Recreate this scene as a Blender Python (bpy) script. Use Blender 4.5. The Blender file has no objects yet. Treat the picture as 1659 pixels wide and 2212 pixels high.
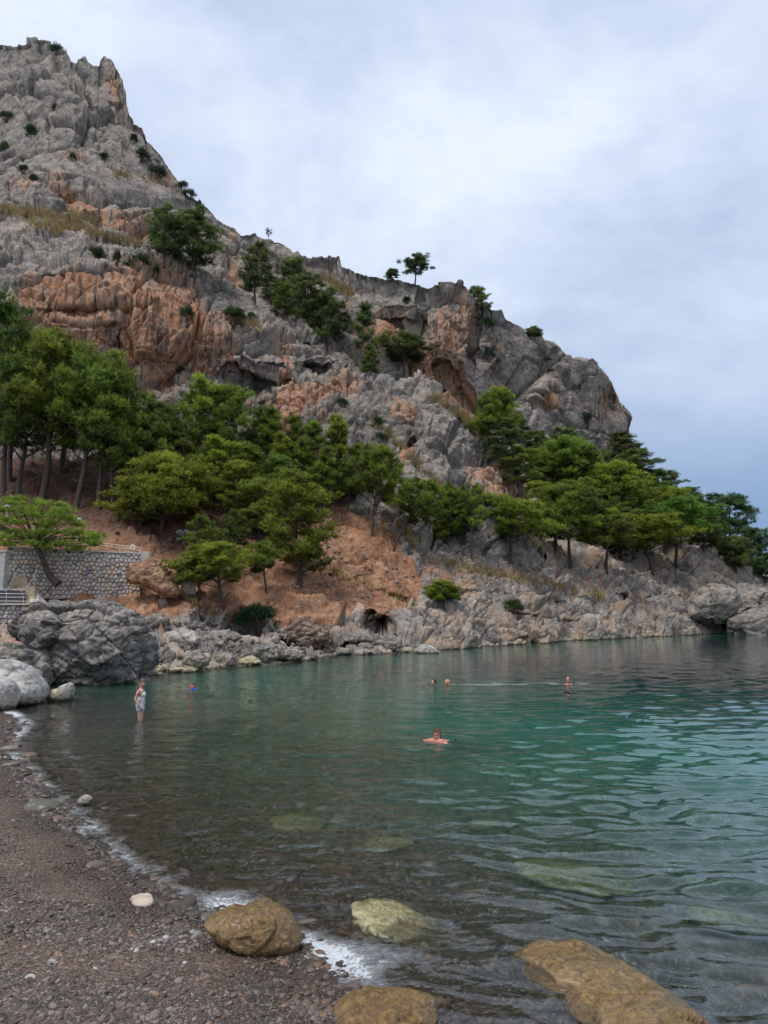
import bpy, bmesh, math, random
import numpy as np
from mathutils import Vector, Matrix, Euler
from mathutils.bvhtree import BVHTree

SC = bpy.context.scene
COL = SC.collection
R = math.radians
random.seed(7)

# ------------------------------------------------------------------ camera
F = 1600.0                      # focal length in picture units (picture 1659 x 2212)
CX, CY = 829.5, 1106.0
CAMZ = 2.8
PITCH = math.atan((1325 - 1106) / F)
cam_data = bpy.data.cameras.new('camera')
cam = bpy.data.objects.new('camera', cam_data)
COL.objects.link(cam)
cam.location = (0, 0, CAMZ)
cam.rotation_euler = (math.pi / 2 + PITCH, 0, 0)
cam_data.sensor_fit = 'VERTICAL'
cam_data.sensor_height = 36.0
cam_data.lens = 36.0 * F / 2212.0
cam_data.clip_start = 0.1
cam_data.clip_end = 20000
SC.camera = cam

# ------------------------------------------------------------------ world: overcast sky
world = bpy.data.worlds.new('World')
SC.world = world
world.use_nodes = True
SUN_EL, SUN_ROT = R(52), R(205)
nt = world.node_tree
for n in list(nt.nodes):
    nt.nodes.remove(n)
def wn(t, **k):
    n = nt.nodes.new(t)
    for a, b in k.items():
        setattr(n, a, b)
    return n
w_out = wn('ShaderNodeOutputWorld')
w_mix = wn('ShaderNodeMixShader')
w_sky = wn('ShaderNodeTexSky', sky_type='NISHITA', sun_disc=False)
w_sky.sun_elevation = SUN_EL
w_sky.sun_rotation = SUN_ROT
w_b1 = wn('ShaderNodeBackground'); w_b1.inputs[1].default_value = 0.10
w_b2 = wn('ShaderNodeBackground'); w_b2.inputs[1].default_value = 1.0
w_tc = wn('ShaderNodeTexCoord')
w_map = wn('ShaderNodeMapping'); w_map.inputs['Scale'].default_value = (1.0, 1.0, 1.7)
w_map.inputs['Location'].default_value = (0.35, 0.1, 0.2)
w_n1 = wn('ShaderNodeTexNoise'); w_n1.inputs['Scale'].default_value = 2.3; w_n1.inputs['Detail'].default_value = 5
w_n1.inputs['Roughness'].default_value = 0.58; w_n1.inputs['Distortion'].default_value = 0.15
w_n2 = wn('ShaderNodeTexNoise'); w_n2.inputs['Scale'].default_value = 0.8; w_n2.inputs['Detail'].default_value = 3
w_n2.inputs['Roughness'].default_value = 0.4
w_r1 = wn('ShaderNodeValToRGB')
w_r1.color_ramp.elements[0].position = 0.36; w_r1.color_ramp.elements[0].color = (0.27, 0.325, 0.43, 1)
w_r1.color_ramp.elements[1].position = 0.64; w_r1.color_ramp.elements[1].color = (0.465, 0.508, 0.59, 1)
w_sep = wn('ShaderNodeSeparateXYZ')
# the cloud deck opens a little low over the sea (east): bluer air there
w_dot = wn('ShaderNodeVectorMath', operation='DOT_PRODUCT'); w_dot.inputs[1].default_value = (0.50, 0.62, -1.6)
w_rm = wn('ShaderNodeMapRange'); w_rm.inputs[1].default_value = 0.02; w_rm.inputs[2].default_value = 0.74
w_rm.inputs[3].default_value = 0.0; w_rm.inputs[4].default_value = 1.0; w_rm.clamp = True
w_rm.interpolation_type = 'SMOOTHSTEP'
w_low = wn('ShaderNodeMixRGB'); w_low.inputs[2].default_value = (0.095, 0.165, 0.285, 1)
w_m2 = wn('ShaderNodeMath', operation='MULTIPLY'); w_m2.inputs[1].default_value = 1.0
w_fac = wn('ShaderNodeMapRange'); w_fac.inputs[1].default_value = 0.3; w_fac.inputs[2].default_value = 0.7
w_fac.inputs[3].default_value = 0.80; w_fac.inputs[4].default_value = 0.97
L = nt.links.new
L(w_tc.outputs['Generated'], w_map.inputs['Vector'])
L(w_map.outputs[0], w_n1.inputs['Vector']); L(w_map.outputs[0], w_n2.inputs['Vector'])
L(w_n1.outputs[0], w_r1.inputs[0])
L(w_tc.outputs['Generated'], w_dot.inputs[0])
L(w_dot.outputs['Value'], w_rm.inputs[0])
L(w_rm.outputs[0], w_low.inputs[0]); L(w_r1.outputs[0], w_low.inputs[1])
L(w_low.outputs[0], w_b2.inputs[0]); L(w_sky.outputs[0], w_b1.inputs[0])
L(w_n2.outputs[0], w_fac.inputs[0])
L(w_fac.outputs[0], w_mix.inputs[0]); L(w_b1.outputs[0], w_mix.inputs[1]); L(w_b2.outputs[0], w_mix.inputs[2])
L(w_mix.outputs[0], w_out.inputs[0])

sun_data = bpy.data.lights.new('sun', 'SUN')
sun_data.energy = 1.5
sun_data.angle = R(28)
sun_data.color = (1.0, 0.96, 0.90)
sun = bpy.data.objects.new('sun', sun_data)
COL.objects.link(sun)
_sd = Vector((-0.34, -0.36, 1.0)).normalized()      # towards the sun: behind the camera, high
sun.rotation_euler = _sd.to_track_quat('Z', 'Y').to_euler()
w_sky.sun_elevation = math.asin(_sd.z)
w_sky.sun_rotation = math.atan2(_sd.x, _sd.y)

SC.view_settings.view_transform = 'Standard'
SC.view_settings.look = 'None'
SC.view_settings.exposure = 0.95
SC.view_settings.gamma = 1.0
SC.view_settings.use_curve_mapping = False
cy = SC.cycles
cy.use_denoising = True
cy.max_bounces = 8
cy.transmission_bounces = 5
cy.transparent_max_bounces = 6
cy.diffuse_bounces = 3
cy.glossy_bounces = 3
cy.sample_clamp_indirect = 6.0
cy.caustics_refractive = True
cy.caustics_reflective = False

# ------------------------------------------------------------------ geometry of the view -> the world
_cp, _sp = math.cos(PITCH), math.sin(PITCH)
def ray(x, y):
    a = (np.asarray(x, float) - CX) / F
    b = (CY - np.asarray(y, float)) / F
    return a, _cp - b * _sp, _sp + b * _cp            # (dx, dy, dz)
def P(x, y, Y):
    dx, dy, dz = ray(x, y)
    k = np.asarray(Y, float) / dy
    return np.stack(np.broadcast_arrays(dx * k, np.asarray(Y, float) + 0 * k, CAMZ + dz * k), -1)
def PZ(x, y, z=0.0):
    dx, dy, dz = ray(x, y)
    k = (z - CAMZ) / dz
    return np.stack(np.broadcast_arrays(dx * k, dy * k, z + 0 * k), -1)
def pv(x, y, Y):
    return Vector(P(x, y, Y).tolist())

# ------------------------------------------------------------------ numpy noise
def _h(ix, iy, iz, s):
    h = (ix.astype(np.int64) * 73856093) ^ (iy.astype(np.int64) * 19349663) ^ (iz.astype(np.int64) * 83492791) ^ (s * 2654435761)
    h &= 0xFFFFFFFF
    h = ((h ^ (h >> 16)) * 0x45d9f3b) & 0xFFFFFFFF
    h = ((h ^ (h >> 16)) * 0x45d9f3b) & 0xFFFFFFFF
    h = h ^ (h >> 16)
    return (h & 0xFFFFFF).astype(np.float32) / 16777216.0
def vnoise(p, s=0):
    i = np.floor(p).astype(np.int64); f = (p - i).astype(np.float32)
    f = f * f * f * (f * (f * 6 - 15) + 10)
    r = 0
    for a in (0, 1):
        wx = f[:, 0] if a else 1 - f[:, 0]
        for b in (0, 1):
            wy = f[:, 1] if b else 1 - f[:, 1]
            for c in (0, 1):
                wz = f[:, 2] if c else 1 - f[:, 2]
                r = r + wx * wy * wz * _h(i[:, 0] + a, i[:, 1] + b, i[:, 2] + c, s)
    return r
def fbm(p, o=4, s=0, g=0.5):
    r = 0; a = 1; t = 0
    for k in range(o):
        r = r + a * vnoise(p * (2.03 ** k) + 17.3 * k, s + k); t += a; a *= g
    return r / t
def worley(p, s=0):
    b = np.floor(p - 0.5).astype(np.int64)
    f1 = np.full(len(p), 9.0, np.float32); f2 = f1.copy()
    cid = np.zeros((len(p), 3), np.int64); cen = np.zeros((len(p), 3), np.float32)
    for a in (0, 1):
        for c in (0, 1):
            for d in (0, 1):
                i = b + np.array([a, c, d])
                q = np.stack([i[:, k] + 0.12 + 0.76 * _h(i[:, 0], i[:, 1], i[:, 2], s + 11 * (k + 1)) for k in range(3)], -1)
                r = np.sqrt(((p - q) ** 2).sum(1)).astype(np.float32)
                m = r < f1
                f2 = np.where(m, f1, np.minimum(f2, r)); f1 = np.where(m, r, f1)
                cid[m] = i[m]; cen[m] = q[m]
    return f1, f2, cid, cen
def crag(p, size, s, an=(1, 1, 1), crack=0.5, cw=0.09, tilt=2.5):
    """piecewise planar blocks with recessed joints, in units of size"""
    q = p / size * np.array(an)
    q = q + 0.11 * np.stack([fbm(q * 1.1 + 31 * k, 2, s + 50 + k) - 0.5 for k in range(3)], -1)
    f1, f2, cid, cen = worley(q, s)
    r0 = _h(cid[:, 0], cid[:, 1], cid[:, 2], s + 5)
    rv = np.stack([_h(cid[:, 0], cid[:, 1], cid[:, 2], s + 6 + k) - 0.5 for k in range(3)], -1)
    h = (r0 - 0.5) * 0.9 + ((q - cen) * rv).sum(1) * tilt
    return h - 1.1 * crack * np.exp(-((f2 - f1) / (cw * 0.7)) ** 2)
def saw(p, L_, dip, s, rag=0.9):
    """beds that jut out and break off in a step; dip = direction across the beds"""
    d = (p * np.array(dip)).sum(1) / L_ + rag * (fbm(p / L_ * 0.35, 3, s) - 0.5) * 2
    i = np.floor(d); f = d - i
    k = _h(i.astype(np.int64), (p[:, 0] / (L_ * 7) + 99 + fbm(p / L_ * 0.2, 2, s + 3) * 2).astype(np.int64), 0 * i.astype(np.int64), s)
    return ((1 - f) ** 1.0 - 0.5) * -1 * (0.4 + 0.9 * k) + (k - 0.5) * 0.5

class TPS:
    def __init__(self, pts):
        p = np.array([(a / 400., b / 400.) for a, b, _ in pts]); v = np.array([c for *_, c in pts], float)
        n = len(p); K = self.k(p, p) + np.eye(n) * 0.02
        A = np.zeros((n + 3, n + 3)); A[:n, :n] = K; A[:n, n] = 1; A[:n, n + 1:] = p
        A[n, :n] = 1; A[n + 1:, :n] = p.T
        self.w = np.linalg.solve(A, np.concatenate([v, np.zeros(3)])); self.p = p
    def k(self, a, b):
        d2 = ((a[:, None, :] - b[None]) ** 2).sum(-1)
        return 0.5 * d2 * np.log(d2 + 1e-12)
    def __call__(self, x, y):
        q = np.stack([np.ravel(x) / 400., np.ravel(y) / 400.], -1); out = np.zeros(len(q)); n = len(self.p)
        for i in range(0, len(q), 60000):
            c = q[i:i + 60000]
            out[i:i + 60000] = self.k(c, self.p) @ self.w[:n] + self.w[n] + c @ self.w[n + 1:]
        return out.reshape(np.shape(x))

# ------------------------------------------------------------------ object helpers
def tag(o, label=None, cat=None, group=None, kind=None):
    if label: o['label'] = label
    if cat: o['category'] = cat
    if group: o['group'] = group
    if kind: o['kind'] = kind
    return o
def empty(name, loc=(0, 0, 0)):
    o = bpy.data.objects.new(name, None); COL.objects.link(o); o.location = loc
    o.empty_display_size = 0.2
    return o
def mesh_obj(name, verts, faces, mat, parent=None, smooth=False):
    me = bpy.data.meshes.new(name)
    if isinstance(verts, np.ndarray):
        verts = np.ascontiguousarray(verts, dtype=np.float32)
        faces = np.asarray(faces, dtype=np.int32)
        k = faces.shape[1]
        me.vertices.add(len(verts)); me.vertices.foreach_set('co', verts.ravel())
        me.loops.add(faces.size); me.loops.foreach_set('vertex_index', faces.ravel())
        me.polygons.add(len(faces))
        me.polygons.foreach_set('loop_start', np.arange(0, faces.size, k, dtype=np.int32))
        me.update(calc_edges=True)
    else:
        me.from_pydata(verts, [], faces); me.update()
    if smooth:
        me.polygons.foreach_set('use_smooth', np.ones(len(me.polygons), bool))
    if mat: me.materials.append(mat)
    o = bpy.data.objects.new(name, me); COL.objects.link(o)
    if parent: o.parent = parent
    return o
def attr(o, name, vals):
    a = o.data.attributes.new(name, 'FLOAT', 'POINT')
    a.data.foreach_set('value', np.asarray(vals, np.float32).ravel())
class MB:
    """collects simple solids into one mesh"""
    def __init__(s): s.v = []; s.f = []
    def add(s, v, f):
        b = len(s.v); s.v += [tuple(p) for p in v]; s.f += [tuple(b + i for i in q) for q in f]
    def box(s, c, d, rot=None, bev=0.0):
        c = Vector(c); x, y, z = [k / 2 for k in d]
        if bev <= 0:
            v = [Vector((i * x, j * y, k * z)) for i in (-1, 1) for j in (-1, 1) for k in (-1, 1)]
            f = [(0, 1, 3, 2), (4, 6, 7, 5), (0, 4, 5, 1), (2, 3, 7, 6), (0, 2, 6, 4), (1, 5, 7, 3)]
        else:
            bm = bmesh.new(); bmesh.ops.create_cube(bm, size=1)
            for q in bm.verts: q.co = Vector((q.co.x * 2 * x, q.co.y * 2 * y, q.co.z * 2 * z))
            bmesh.ops.bevel(bm, geom=bm.edges[:], offset=bev, segments=1, affect='EDGES')
            bm.verts.index_update()
            v = [q.co.copy() for q in bm.verts]; f = [tuple(q.index for q in p.verts) for p in bm.faces]; bm.free()
        if rot is not None:
            m = rot if isinstance(rot, Matrix) else Euler(rot).to_matrix()
            v = [m @ q for q in v]
        s.add([q + c for q in v], f)
    def tube(s, pts, rad, n=7, cap=True):
        pts = [Vector(p) for p in pts]
        if not isinstance(rad, (list, tuple)): rad = [rad] * len(pts)
        v = []; 
        up = Vector((0.13, 0.31, 0.94))
        for i, p in enumerate(pts):
            d = (pts[min(i + 1, len(pts) - 1)] - pts[max(i - 1, 0)]).normalized()
            a = d.cross(up)
            if a.length < 1e-3: a = d.cross(Vector((1, 0, 0)))
            a.normalize(); b = d.cross(a)
            for k in range(n):
                t = 2 * math.pi * k / n
                v.append(p + (a * math.cos(t) + b * math.sin(t)) * rad[i])
        f = []
        for i in range(len(pts) - 1):
            for k in range(n):
                f.append((i * n + k, i * n + (k + 1) % n, (i + 1) * n + (k + 1) % n, (i + 1) * n + k))
        if cap:
            f.append(tuple(range(n))); f.append(tuple((len(pts) - 1) * n + k for k in reversed(range(n))))
        s.add(v, f)
    def ell(s, c, r, rot=None, seg=14, rings=9, fn=None):
        c = Vector(c); v = []; f = []
        for i in range(rings + 1):
            th = math.pi * i / rings
            for k in range(seg):
                ph = 2 * math.pi * k / seg
                q = Vector((math.sin(th) * math.cos(ph), math.sin(th) * math.sin(ph), math.cos(th)))
                w = fn(q) if fn else 1.0
                q = Vector((q.x * r[0] * w, q.y * r[1] * w, q.z * r[2] * w))
                if rot is not None: q = Euler(rot).to_matrix() @ q
                v.append(q + c)
        for i in range(rings):
            for k in range(seg):
                f.append((i * seg + k, i * seg + (k + 1) % seg, (i + 1) * seg + (k + 1) % seg, (i + 1) * seg + k))
        s.add(v, f)
    def build(s, name, mat, parent=None, smooth=False):
        return mesh_obj(name, s.v, s.f, mat, parent, smooth)

def clone(o, parent=None):
    c = o.copy(); COL.objects.link(c)
    if parent: c.parent = parent
    for ch in list(o.children):
        clone(ch, c)
    return c

# ------------------------------------------------------------------ materials
class NT:
    def __init__(s, name):
        s.m = bpy.data.materials.new(name); s.m.use_nodes = True
        s.t = s.m.node_tree; s.t.nodes.clear(); s.out = s.n('ShaderNodeOutputMaterial')
    def n(s, t, ins=None, **k):
        q = s.t.nodes.new(t)
        for a, b in k.items(): setattr(q, a, b)
        for a, b in (ins or {}).items(): s.set(q, a, b)
        return q
    def set(s, q, a, b):
        i = q.inputs[a]
        if hasattr(b, 'is_output'): s.t.links.new(b, i)
        elif hasattr(b, 'outputs'): s.t.links.new(b.outputs[0], i)
        else:
            if isinstance(b, tuple) and len(b) == 3 and i.type == 'RGBA': b = b + (1,)
            i.default_value = b
    def pos(s, scale=(1, 1, 1)):
        tc = s.n('ShaderNodeTexCoord')
        return s.n('ShaderNodeMapping', {'Vector': tc.outputs['Object'], 'Scale': scale})
    def noise(s, vec, scale, detail=4, rough=0.55, dist=0.0):
        return s.n('ShaderNodeTexNoise', {'Vector': vec, 'Scale': scale, 'Detail': detail, 'Roughness': rough, 'Distortion': dist})
    def ramp(s, fac, els, interp='LINEAR'):
        q = s.n('ShaderNodeValToRGB', {'Fac': fac}); r = q.color_ramp; r.interpolation = interp
        while len(r.elements) < len(els): r.elements.new(0.5)
        for e, (p, c) in zip(r.elements, els):
            e.position = p; e.color = tuple(c) + (1,) if len(c) == 3 else c
        return q
    def rng(s, v, a, b, c=0.0, d=1.0, smooth=False):
        q = s.n('ShaderNodeMapRange', {0: v, 1: a, 2: b, 3: c, 4: d})
        if smooth: q.interpolation_type = 'SMOOTHSTEP'
        return q
    def mix(s, fac, a, b, mode='MIX'):
        return s.n('ShaderNodeMixRGB', {0: fac, 1: a, 2: b}, blend_type=mode)
    def math(s, op, a, b=0.0, clamp=False):
        return s.n('ShaderNodeMath', {0: a, 1: b}, operation=op, use_clamp=clamp)
    def at(s, name, typ='GEOMETRY'):
        return s.n('ShaderNodeAttribute', attribute_name=name, attribute_type=typ)
    def done(s, sh):
        s.t.links.new(sh.outputs[0], s.out.inputs[0]); return s.m

def simple(name, col, rough=0.7, var=0.15, scale=6.0, bump=0.2, metal=0.0, spec=0.4):
    t = NT(name); p = t.pos(); n = t.noise(p, scale, 5)
    c = t.mix(t.rng(n, 0.3, 0.7), tuple(k * (1 - var) for k in col), tuple(min(1, k * (1 + var)) for k in col))
    b = t.n('ShaderNodeBump', {'Strength': bump, 'Distance': 0.02, 'Height': n})
    return t.done(t.n('ShaderNodeBsdfPrincipled', {'Base Color': c, 'Roughness': rough, 'Metallic': metal,
                  'Specular IOR Level': spec, 'Normal': b}))

def rock_mat(name, dark=(0.075, 0.068, 0.062), light=(0.30, 0.272, 0.245), fine=1.0, stain=True, earth=False, bumpd=0.35, tide=False, tanw=0.5, tan=(0.36, 0.29, 0.23)):
    t = NT(name); p = t.pos()
    n1 = t.noise(p, 0.16 * fine, 6, 0.6); n2 = t.noise(p, 1.1 * fine, 8, 0.65, 0.4)
    vs = t.pos((1.1 * fine, 1.1 * fine, 0.07 * fine)); st = t.noise(vs, 1.0, 6, 0.62, 0.25)
    st2 = t.noise(t.pos((0.5 * fine, 0.5 * fine, 0.035 * fine)), 1.0, 5, 0.6, 0.4)
    m = t.math('ADD', t.math('MULTIPLY', n1, 0.45), t.math('MULTIPLY', n2, 0.55))
    g = t.ramp(m, [(0.36, dark), (0.48, tuple(0.55 * a + 0.45 * b for a, b in zip(dark, light))), (0.62, light)])
    wq = t.n('ShaderNodeVectorMath', {0: t.n('ShaderNodeMapping', {'Vector': p, 'Rotation': (0.2, 0.35, 0), 'Scale': (0.7, 0.9, 1.25)}), 1: t.n('ShaderNodeVectorMath', {0: n2.outputs['Color'], 1: (0.35 / fine, 0.35 / fine, 0.35 / fine)}, operation='MULTIPLY')}, operation='ADD')
    bc1 = t.n('ShaderNodeSeparateColor', {0: t.n('ShaderNodeTexVoronoi', {'Vector': wq, 'Scale': 0.75 * fine}).outputs['Color']}).outputs[0]
    bc2 = t.n('ShaderNodeSeparateColor', {0: t.n('ShaderNodeTexVoronoi', {'Vector': wq, 'Scale': 1.9 * fine}).outputs['Color']}).outputs[0]
    g = t.mix(1.0, g, t.ramp(t.math('ADD', t.math('MULTIPLY', bc1, 0.5), t.math('MULTIPLY', bc2, 0.5)), [(0.1, (0.66, 0.65, 0.64)), (0.9, (1.32, 1.31, 1.29))]), 'MULTIPLY')
    # pale lichen flecks and dark weathering
    fl = t.noise(p, 4.2 * fine, 6, 0.7)
    g = t.mix(t.rng(fl, 0.56, 0.70), g, (0.36, 0.335, 0.305))
    g = t.mix(t.math('MULTIPLY', t.rng(t.noise(p, 2.3 * fine, 7, 0.72, 0.6), 0.56, 0.68), 0.6), g, (0.055, 0.052, 0.052))
    # warm tan patches in the grey
    tn = t.noise(p, 0.33 * fine, 5, 0.6)
    g = t.mix(t.math('MULTIPLY', t.rng(tn, 0.46, 0.64), tanw), g, tan)
    if stain:
        a = t.at('stain')
        f = t.math('ADD', t.math('ADD', t.math('MULTIPLY', a.outputs['Fac'], 0.92), 0.16), t.math('MULTIPLY', t.math('SUBTRACT', st, 0.5), 3.4))
        f = t.math('ADD', f, t.math('MULTIPLY', t.math('SUBTRACT', n2, 0.5), 1.1))
        f = t.math('ADD', f, t.math('MULTIPLY', t.math('SUBTRACT', n1, 0.5), 1.2))
        f = t.math('MULTIPLY', t.rng(f, 0.44, 0.98, 0, 1, True), 0.86)
        oc = t.ramp(t.math('ADD', t.math('MULTIPLY', st, 0.6), t.math('MULTIPLY', st2, 0.4)), [(0.36, (0.11, 0.055, 0.038)), (0.43, (0.28, 0.11, 0.05)), (0.49, (0.42, 0.20, 0.095)),
                          (0.55, (0.40, 0.27, 0.185)), (0.61, (0.29, 0.235, 0.195)), (0.68, (0.22, 0.10, 0.06))])
        oc2 = t.mix(t.rng(n2, 0.42, 0.62), t.mix(0.3, oc, (0.34, 0.125, 0.05)), oc)
        bk = t.math('MULTIPLY', t.rng(t.noise(t.pos((1.7 * fine, 1.7 * fine, 0.1 * fine)), 1.0, 4, 0.5), 0.54, 0.61), t.rng(a.outputs['Fac'], 0.1, 0.4))
        g = t.mix(f, g, oc2); g = t.mix(t.math('MULTIPLY', bk, 0.75), g, (0.05, 0.045, 0.042))
    rough = 0.88
    wv = t.n('ShaderNodeVectorMath', {0: p, 1: t.n('ShaderNodeVectorMath', {0: n2.outputs['Color'], 1: (1.6 / fine, 1.6 / fine, 1.6 / fine)}, operation='MULTIPLY')}, operation='ADD')
    cr = t.n('ShaderNodeTexVoronoi', {'Vector': wv, 'Scale': 0.42 * fine}, feature='DISTANCE_TO_EDGE')
    crm = t.math('MULTIPLY', t.rng(cr, 0.022, 0.0), t.rng(t.noise(p, 0.5 * fine, 3), 0.42, 0.6))
    g = t.mix(t.math('MULTIPLY', crm, 0.75), g, (0.035, 0.032, 0.03))
    if earth:
        a = t.at('earth'); e = t.noise(p, 3.0, 9, 0.72); e2 = t.noise(p, 0.5, 6, 0.6)
        ec = t.ramp(t.math('ADD', t.math('MULTIPLY', e, 0.5), t.math('MULTIPLY', e2, 0.5)),
                    [(0.36, (0.13, 0.062, 0.036)), (0.48, (0.255, 0.125, 0.067)), (0.60, (0.385, 0.215, 0.122))])
        pb = t.n('ShaderNodeTexVoronoi', {'Vector': p, 'Scale': 3.4, 'Randomness': 1.0})
        sel = t.math('MULTIPLY', t.rng(pb.outputs['Distance'], 0.22, 0.16), t.rng(t.n('ShaderNodeSeparateColor', {0: pb.outputs['Color']}).outputs[0], 0.62, 0.66))
        ec = t.mix(sel, ec, (0.44, 0.36, 0.30))
        ec = t.mix(t.math('MULTIPLY', t.rng(t.noise(t.pos((1, 1, 2.2)), 0.9, 7, 0.7, 0.8), 0.50, 0.66), 0.7), ec, (0.11, 0.060, 0.038))
        ec = t.mix(t.math('MULTIPLY', t.rng(t.noise(t.pos((1, 1, 1.6)), 1.7, 7, 0.7), 0.56, 0.68), 0.6), ec, (0.33, 0.29, 0.26))
        lit = t.at('litter')
        lc = t.ramp(e, [(0.35, (0.035, 0.022, 0.017)), (0.6, (0.13, 0.065, 0.042))])
        ec = t.mix(lit.outputs['Fac'], ec, lc)
        ff = t.rng(t.math('ADD', a.outputs['Fac'], t.math('MULTIPLY', t.math('SUBTRACT', n2, 0.5), 1.5)), 0.42, 0.58)
        g = t.mix(ff, g, ec)
    if tide:
        z = t.n('ShaderNodeSeparateXYZ', {0: t.n('ShaderNodeNewGeometry').outputs['Position']}).outputs[2]
        zz = t.math('ADD', z, t.math('MULTIPLY', n2, 0.5))
        pale = t.math('MULTIPLY', t.rng(zz, 0.75, 0.50), t.rng(n1, 0.42, 0.62, 0.0, 0.75))
        g = t.mix(pale, g, (0.40, 0.35, 0.23))
        g = t.mix(t.math('MULTIPLY', t.rng(zz, 0.42, 0.33), 0.85), g, (0.05, 0.048, 0.035))
    grv = t.noise(t.n('ShaderNodeMapping', {'Vector': p, 'Rotation': (0, 0.75, 0), 'Scale': (0.35 * fine, 0.8 * fine, 2.6 * fine)}), 1.6, 6, 0.65, 1.2)
    b1 = t.n('ShaderNodeBump', {'Strength': 0.5, 'Distance': bumpd * 0.8, 'Height': t.math('ADD', n2, t.math('MULTIPLY', grv, 0.6))})
    b2 = t.n('ShaderNodeBump', {'Strength': 0.7, 'Distance': bumpd * 0.75, 'Height': t.math('ADD', bc1, t.math('MULTIPLY', bc2, 0.5)), 'Normal': b1})
    b3 = t.n('ShaderNodeBump', {'Strength': 0.55, 'Distance': bumpd * 0.4, 'Height': fl, 'Normal': b2})
    return t.done(t.n('ShaderNodeBsdfPrincipled', {'Base Color': g, 'Roughness': rough, 'Specular IOR Level': 0.25, 'Normal': b3}))

M = {}
M['cliff'] = rock_mat('limestone_cliff', bumpd=0.45)
M['hill'] = rock_mat('hillside_rock_and_earth', dark=(0.10, 0.09, 0.082), light=(0.36, 0.325, 0.29), earth=True, tide=True, bumpd=0.3, tan=(0.42, 0.30, 0.21), tanw=0.85)
M['boulder'] = rock_mat('boulder_limestone', fine=2.2, stain=False, bumpd=0.10, tide=True)
M['dark_boulder'] = rock_mat('dark_boulder_limestone', dark=(0.05, 0.046, 0.043), light=(0.31, 0.29, 0.27), fine=1.9, stain=False, bumpd=0.14, tan=(0.25, 0.20, 0.16))
M['pale_boulder'] = rock_mat('pale_boulder_limestone', dark=(0.22, 0.21, 0.195), light=(0.52, 0.50, 0.47), fine=1.5, stain=False, bumpd=0.05, tan=(0.40, 0.35, 0.29), tide=True)

def algae_mat(name, up=(0.30, 0.17, 0.035), base=(0.36, 0.31, 0.20), cover=0.5):
    t = NT(name); p = t.pos(); n = t.noise(p, 5, 8, 0.65); n2 = t.noise(p, 22, 6, 0.7)
    m = t.math('ADD', t.math('MULTIPLY', n, 0.6), t.math('MULTIPLY', n2, 0.4))
    rockc = t.ramp(m, [(0.36, tuple(k * 0.35 for k in base)), (0.5, base), (0.64, tuple(min(1, k * 1.45) for k in base))])
    alg = t.ramp(t.math('ADD', t.math('MULTIPLY', n2, 0.55), t.math('MULTIPLY', t.noise(p, 60, 4, 0.7), 0.45)), [(0.38, tuple(k * 0.12 for k in up)), (0.5, tuple(k * 0.6 for k in up)), (0.62, tuple(k * 1.2 for k in up))])
    nz = t.n('ShaderNodeSeparateXYZ', {0: t.n('ShaderNodeNewGeometry').outputs['Normal']}).outputs[2]
    f = t.rng(t.math('ADD', nz, t.math('MULTIPLY', t.math('SUBTRACT', t.noise(p, 2.2, 6, 0.65), 0.5), 2.6)), cover - 0.25, cover + 0.25)
    c = t.mix(t.math('MULTIPLY', f, 0.85), rockc, alg)
    wz = t.n('ShaderNodeSeparateXYZ', {0: t.n('ShaderNodeNewGeometry').outputs['Position']}).outputs[2]
    c = t.mix(t.rng(t.math('ADD', wz, t.math('MULTIPLY', n, 0.10)), 0.13, 0.09), c, t.mix(1.0, c, (0.45, 0.42, 0.38), 'MULTIPLY'))
    c = t.mix(t.math('MULTIPLY', t.rng(t.noise(p, 3.3, 6, 0.7, 0.5), 0.56, 0.64), 0.6), c, (0.05, 0.042, 0.02))
    b = t.n('ShaderNodeBump', {'Strength': 0.7, 'Distance': 0.05, 'Height': n})
    b = t.n('ShaderNodeBump', {'Strength': 1.0, 'Distance': 0.035, 'Height': n2, 'Normal': b})
    return t.done(t.n('ShaderNodeBsdfPrincipled', {'Base Color': c, 'Roughness': 0.22, 'Specular IOR Level': 0.6, 'Coat Weight': 0.25, 'Coat Roughness': 0.12, 'Normal': b}))
M['algae'] = algae_mat('algae_covered_rock', base=(0.29, 0.185, 0.075), up=(0.26, 0.14, 0.025))
M['algae_gold'] = algae_mat('golden_algae_rock', up=(0.27, 0.15, 0.022), base=(0.42, 0.29, 0.14), cover=0.6)
M['algae_pale'] = algae_mat('pale_green_rock', up=(0.30, 0.24, 0.05), base=(0.48, 0.45, 0.25), cover=0.75)

M['algae_sub'] = algae_mat('submerged_pale_rock', up=(0.50, 0.42, 0.10), base=(0.75, 0.72, 0.42), cover=0.9)

def foliage_mat(name, lo, hi, transl=0.45):
    t = NT(name); a = t.at('tone'); oi = t.n('ShaderNodeObjectInfo')
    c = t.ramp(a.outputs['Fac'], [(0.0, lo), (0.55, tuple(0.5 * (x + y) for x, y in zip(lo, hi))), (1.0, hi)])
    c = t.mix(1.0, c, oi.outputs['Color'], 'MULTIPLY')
    hs = t.n('ShaderNodeHueSaturation', {'Hue': t.rng(oi.outputs['Random'], 0, 1, 0.485, 0.515), 'Value': t.rng(oi.outputs['Random'], 0, 1, 0.85, 1.15), 'Color': c})
    d = t.n('ShaderNodeBsdfPrincipled', {'Base Color': hs, 'Roughness': 0.6, 'Specular IOR Level': 0.25})
    tr = t.n('ShaderNodeBsdfTranslucent', {'Color': hs})
    return t.done(t.n('ShaderNodeMixShader', {0: transl, 1: d, 2: tr}))
M['pine'] = foliage_mat('pine_needles', (0.032, 0.056, 0.017), (0.29, 0.385, 0.062))
M['shrub'] = foliage_mat('shrub_leaves', (0.018, 0.045, 0.014), (0.075, 0.135, 0.035))
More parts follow.
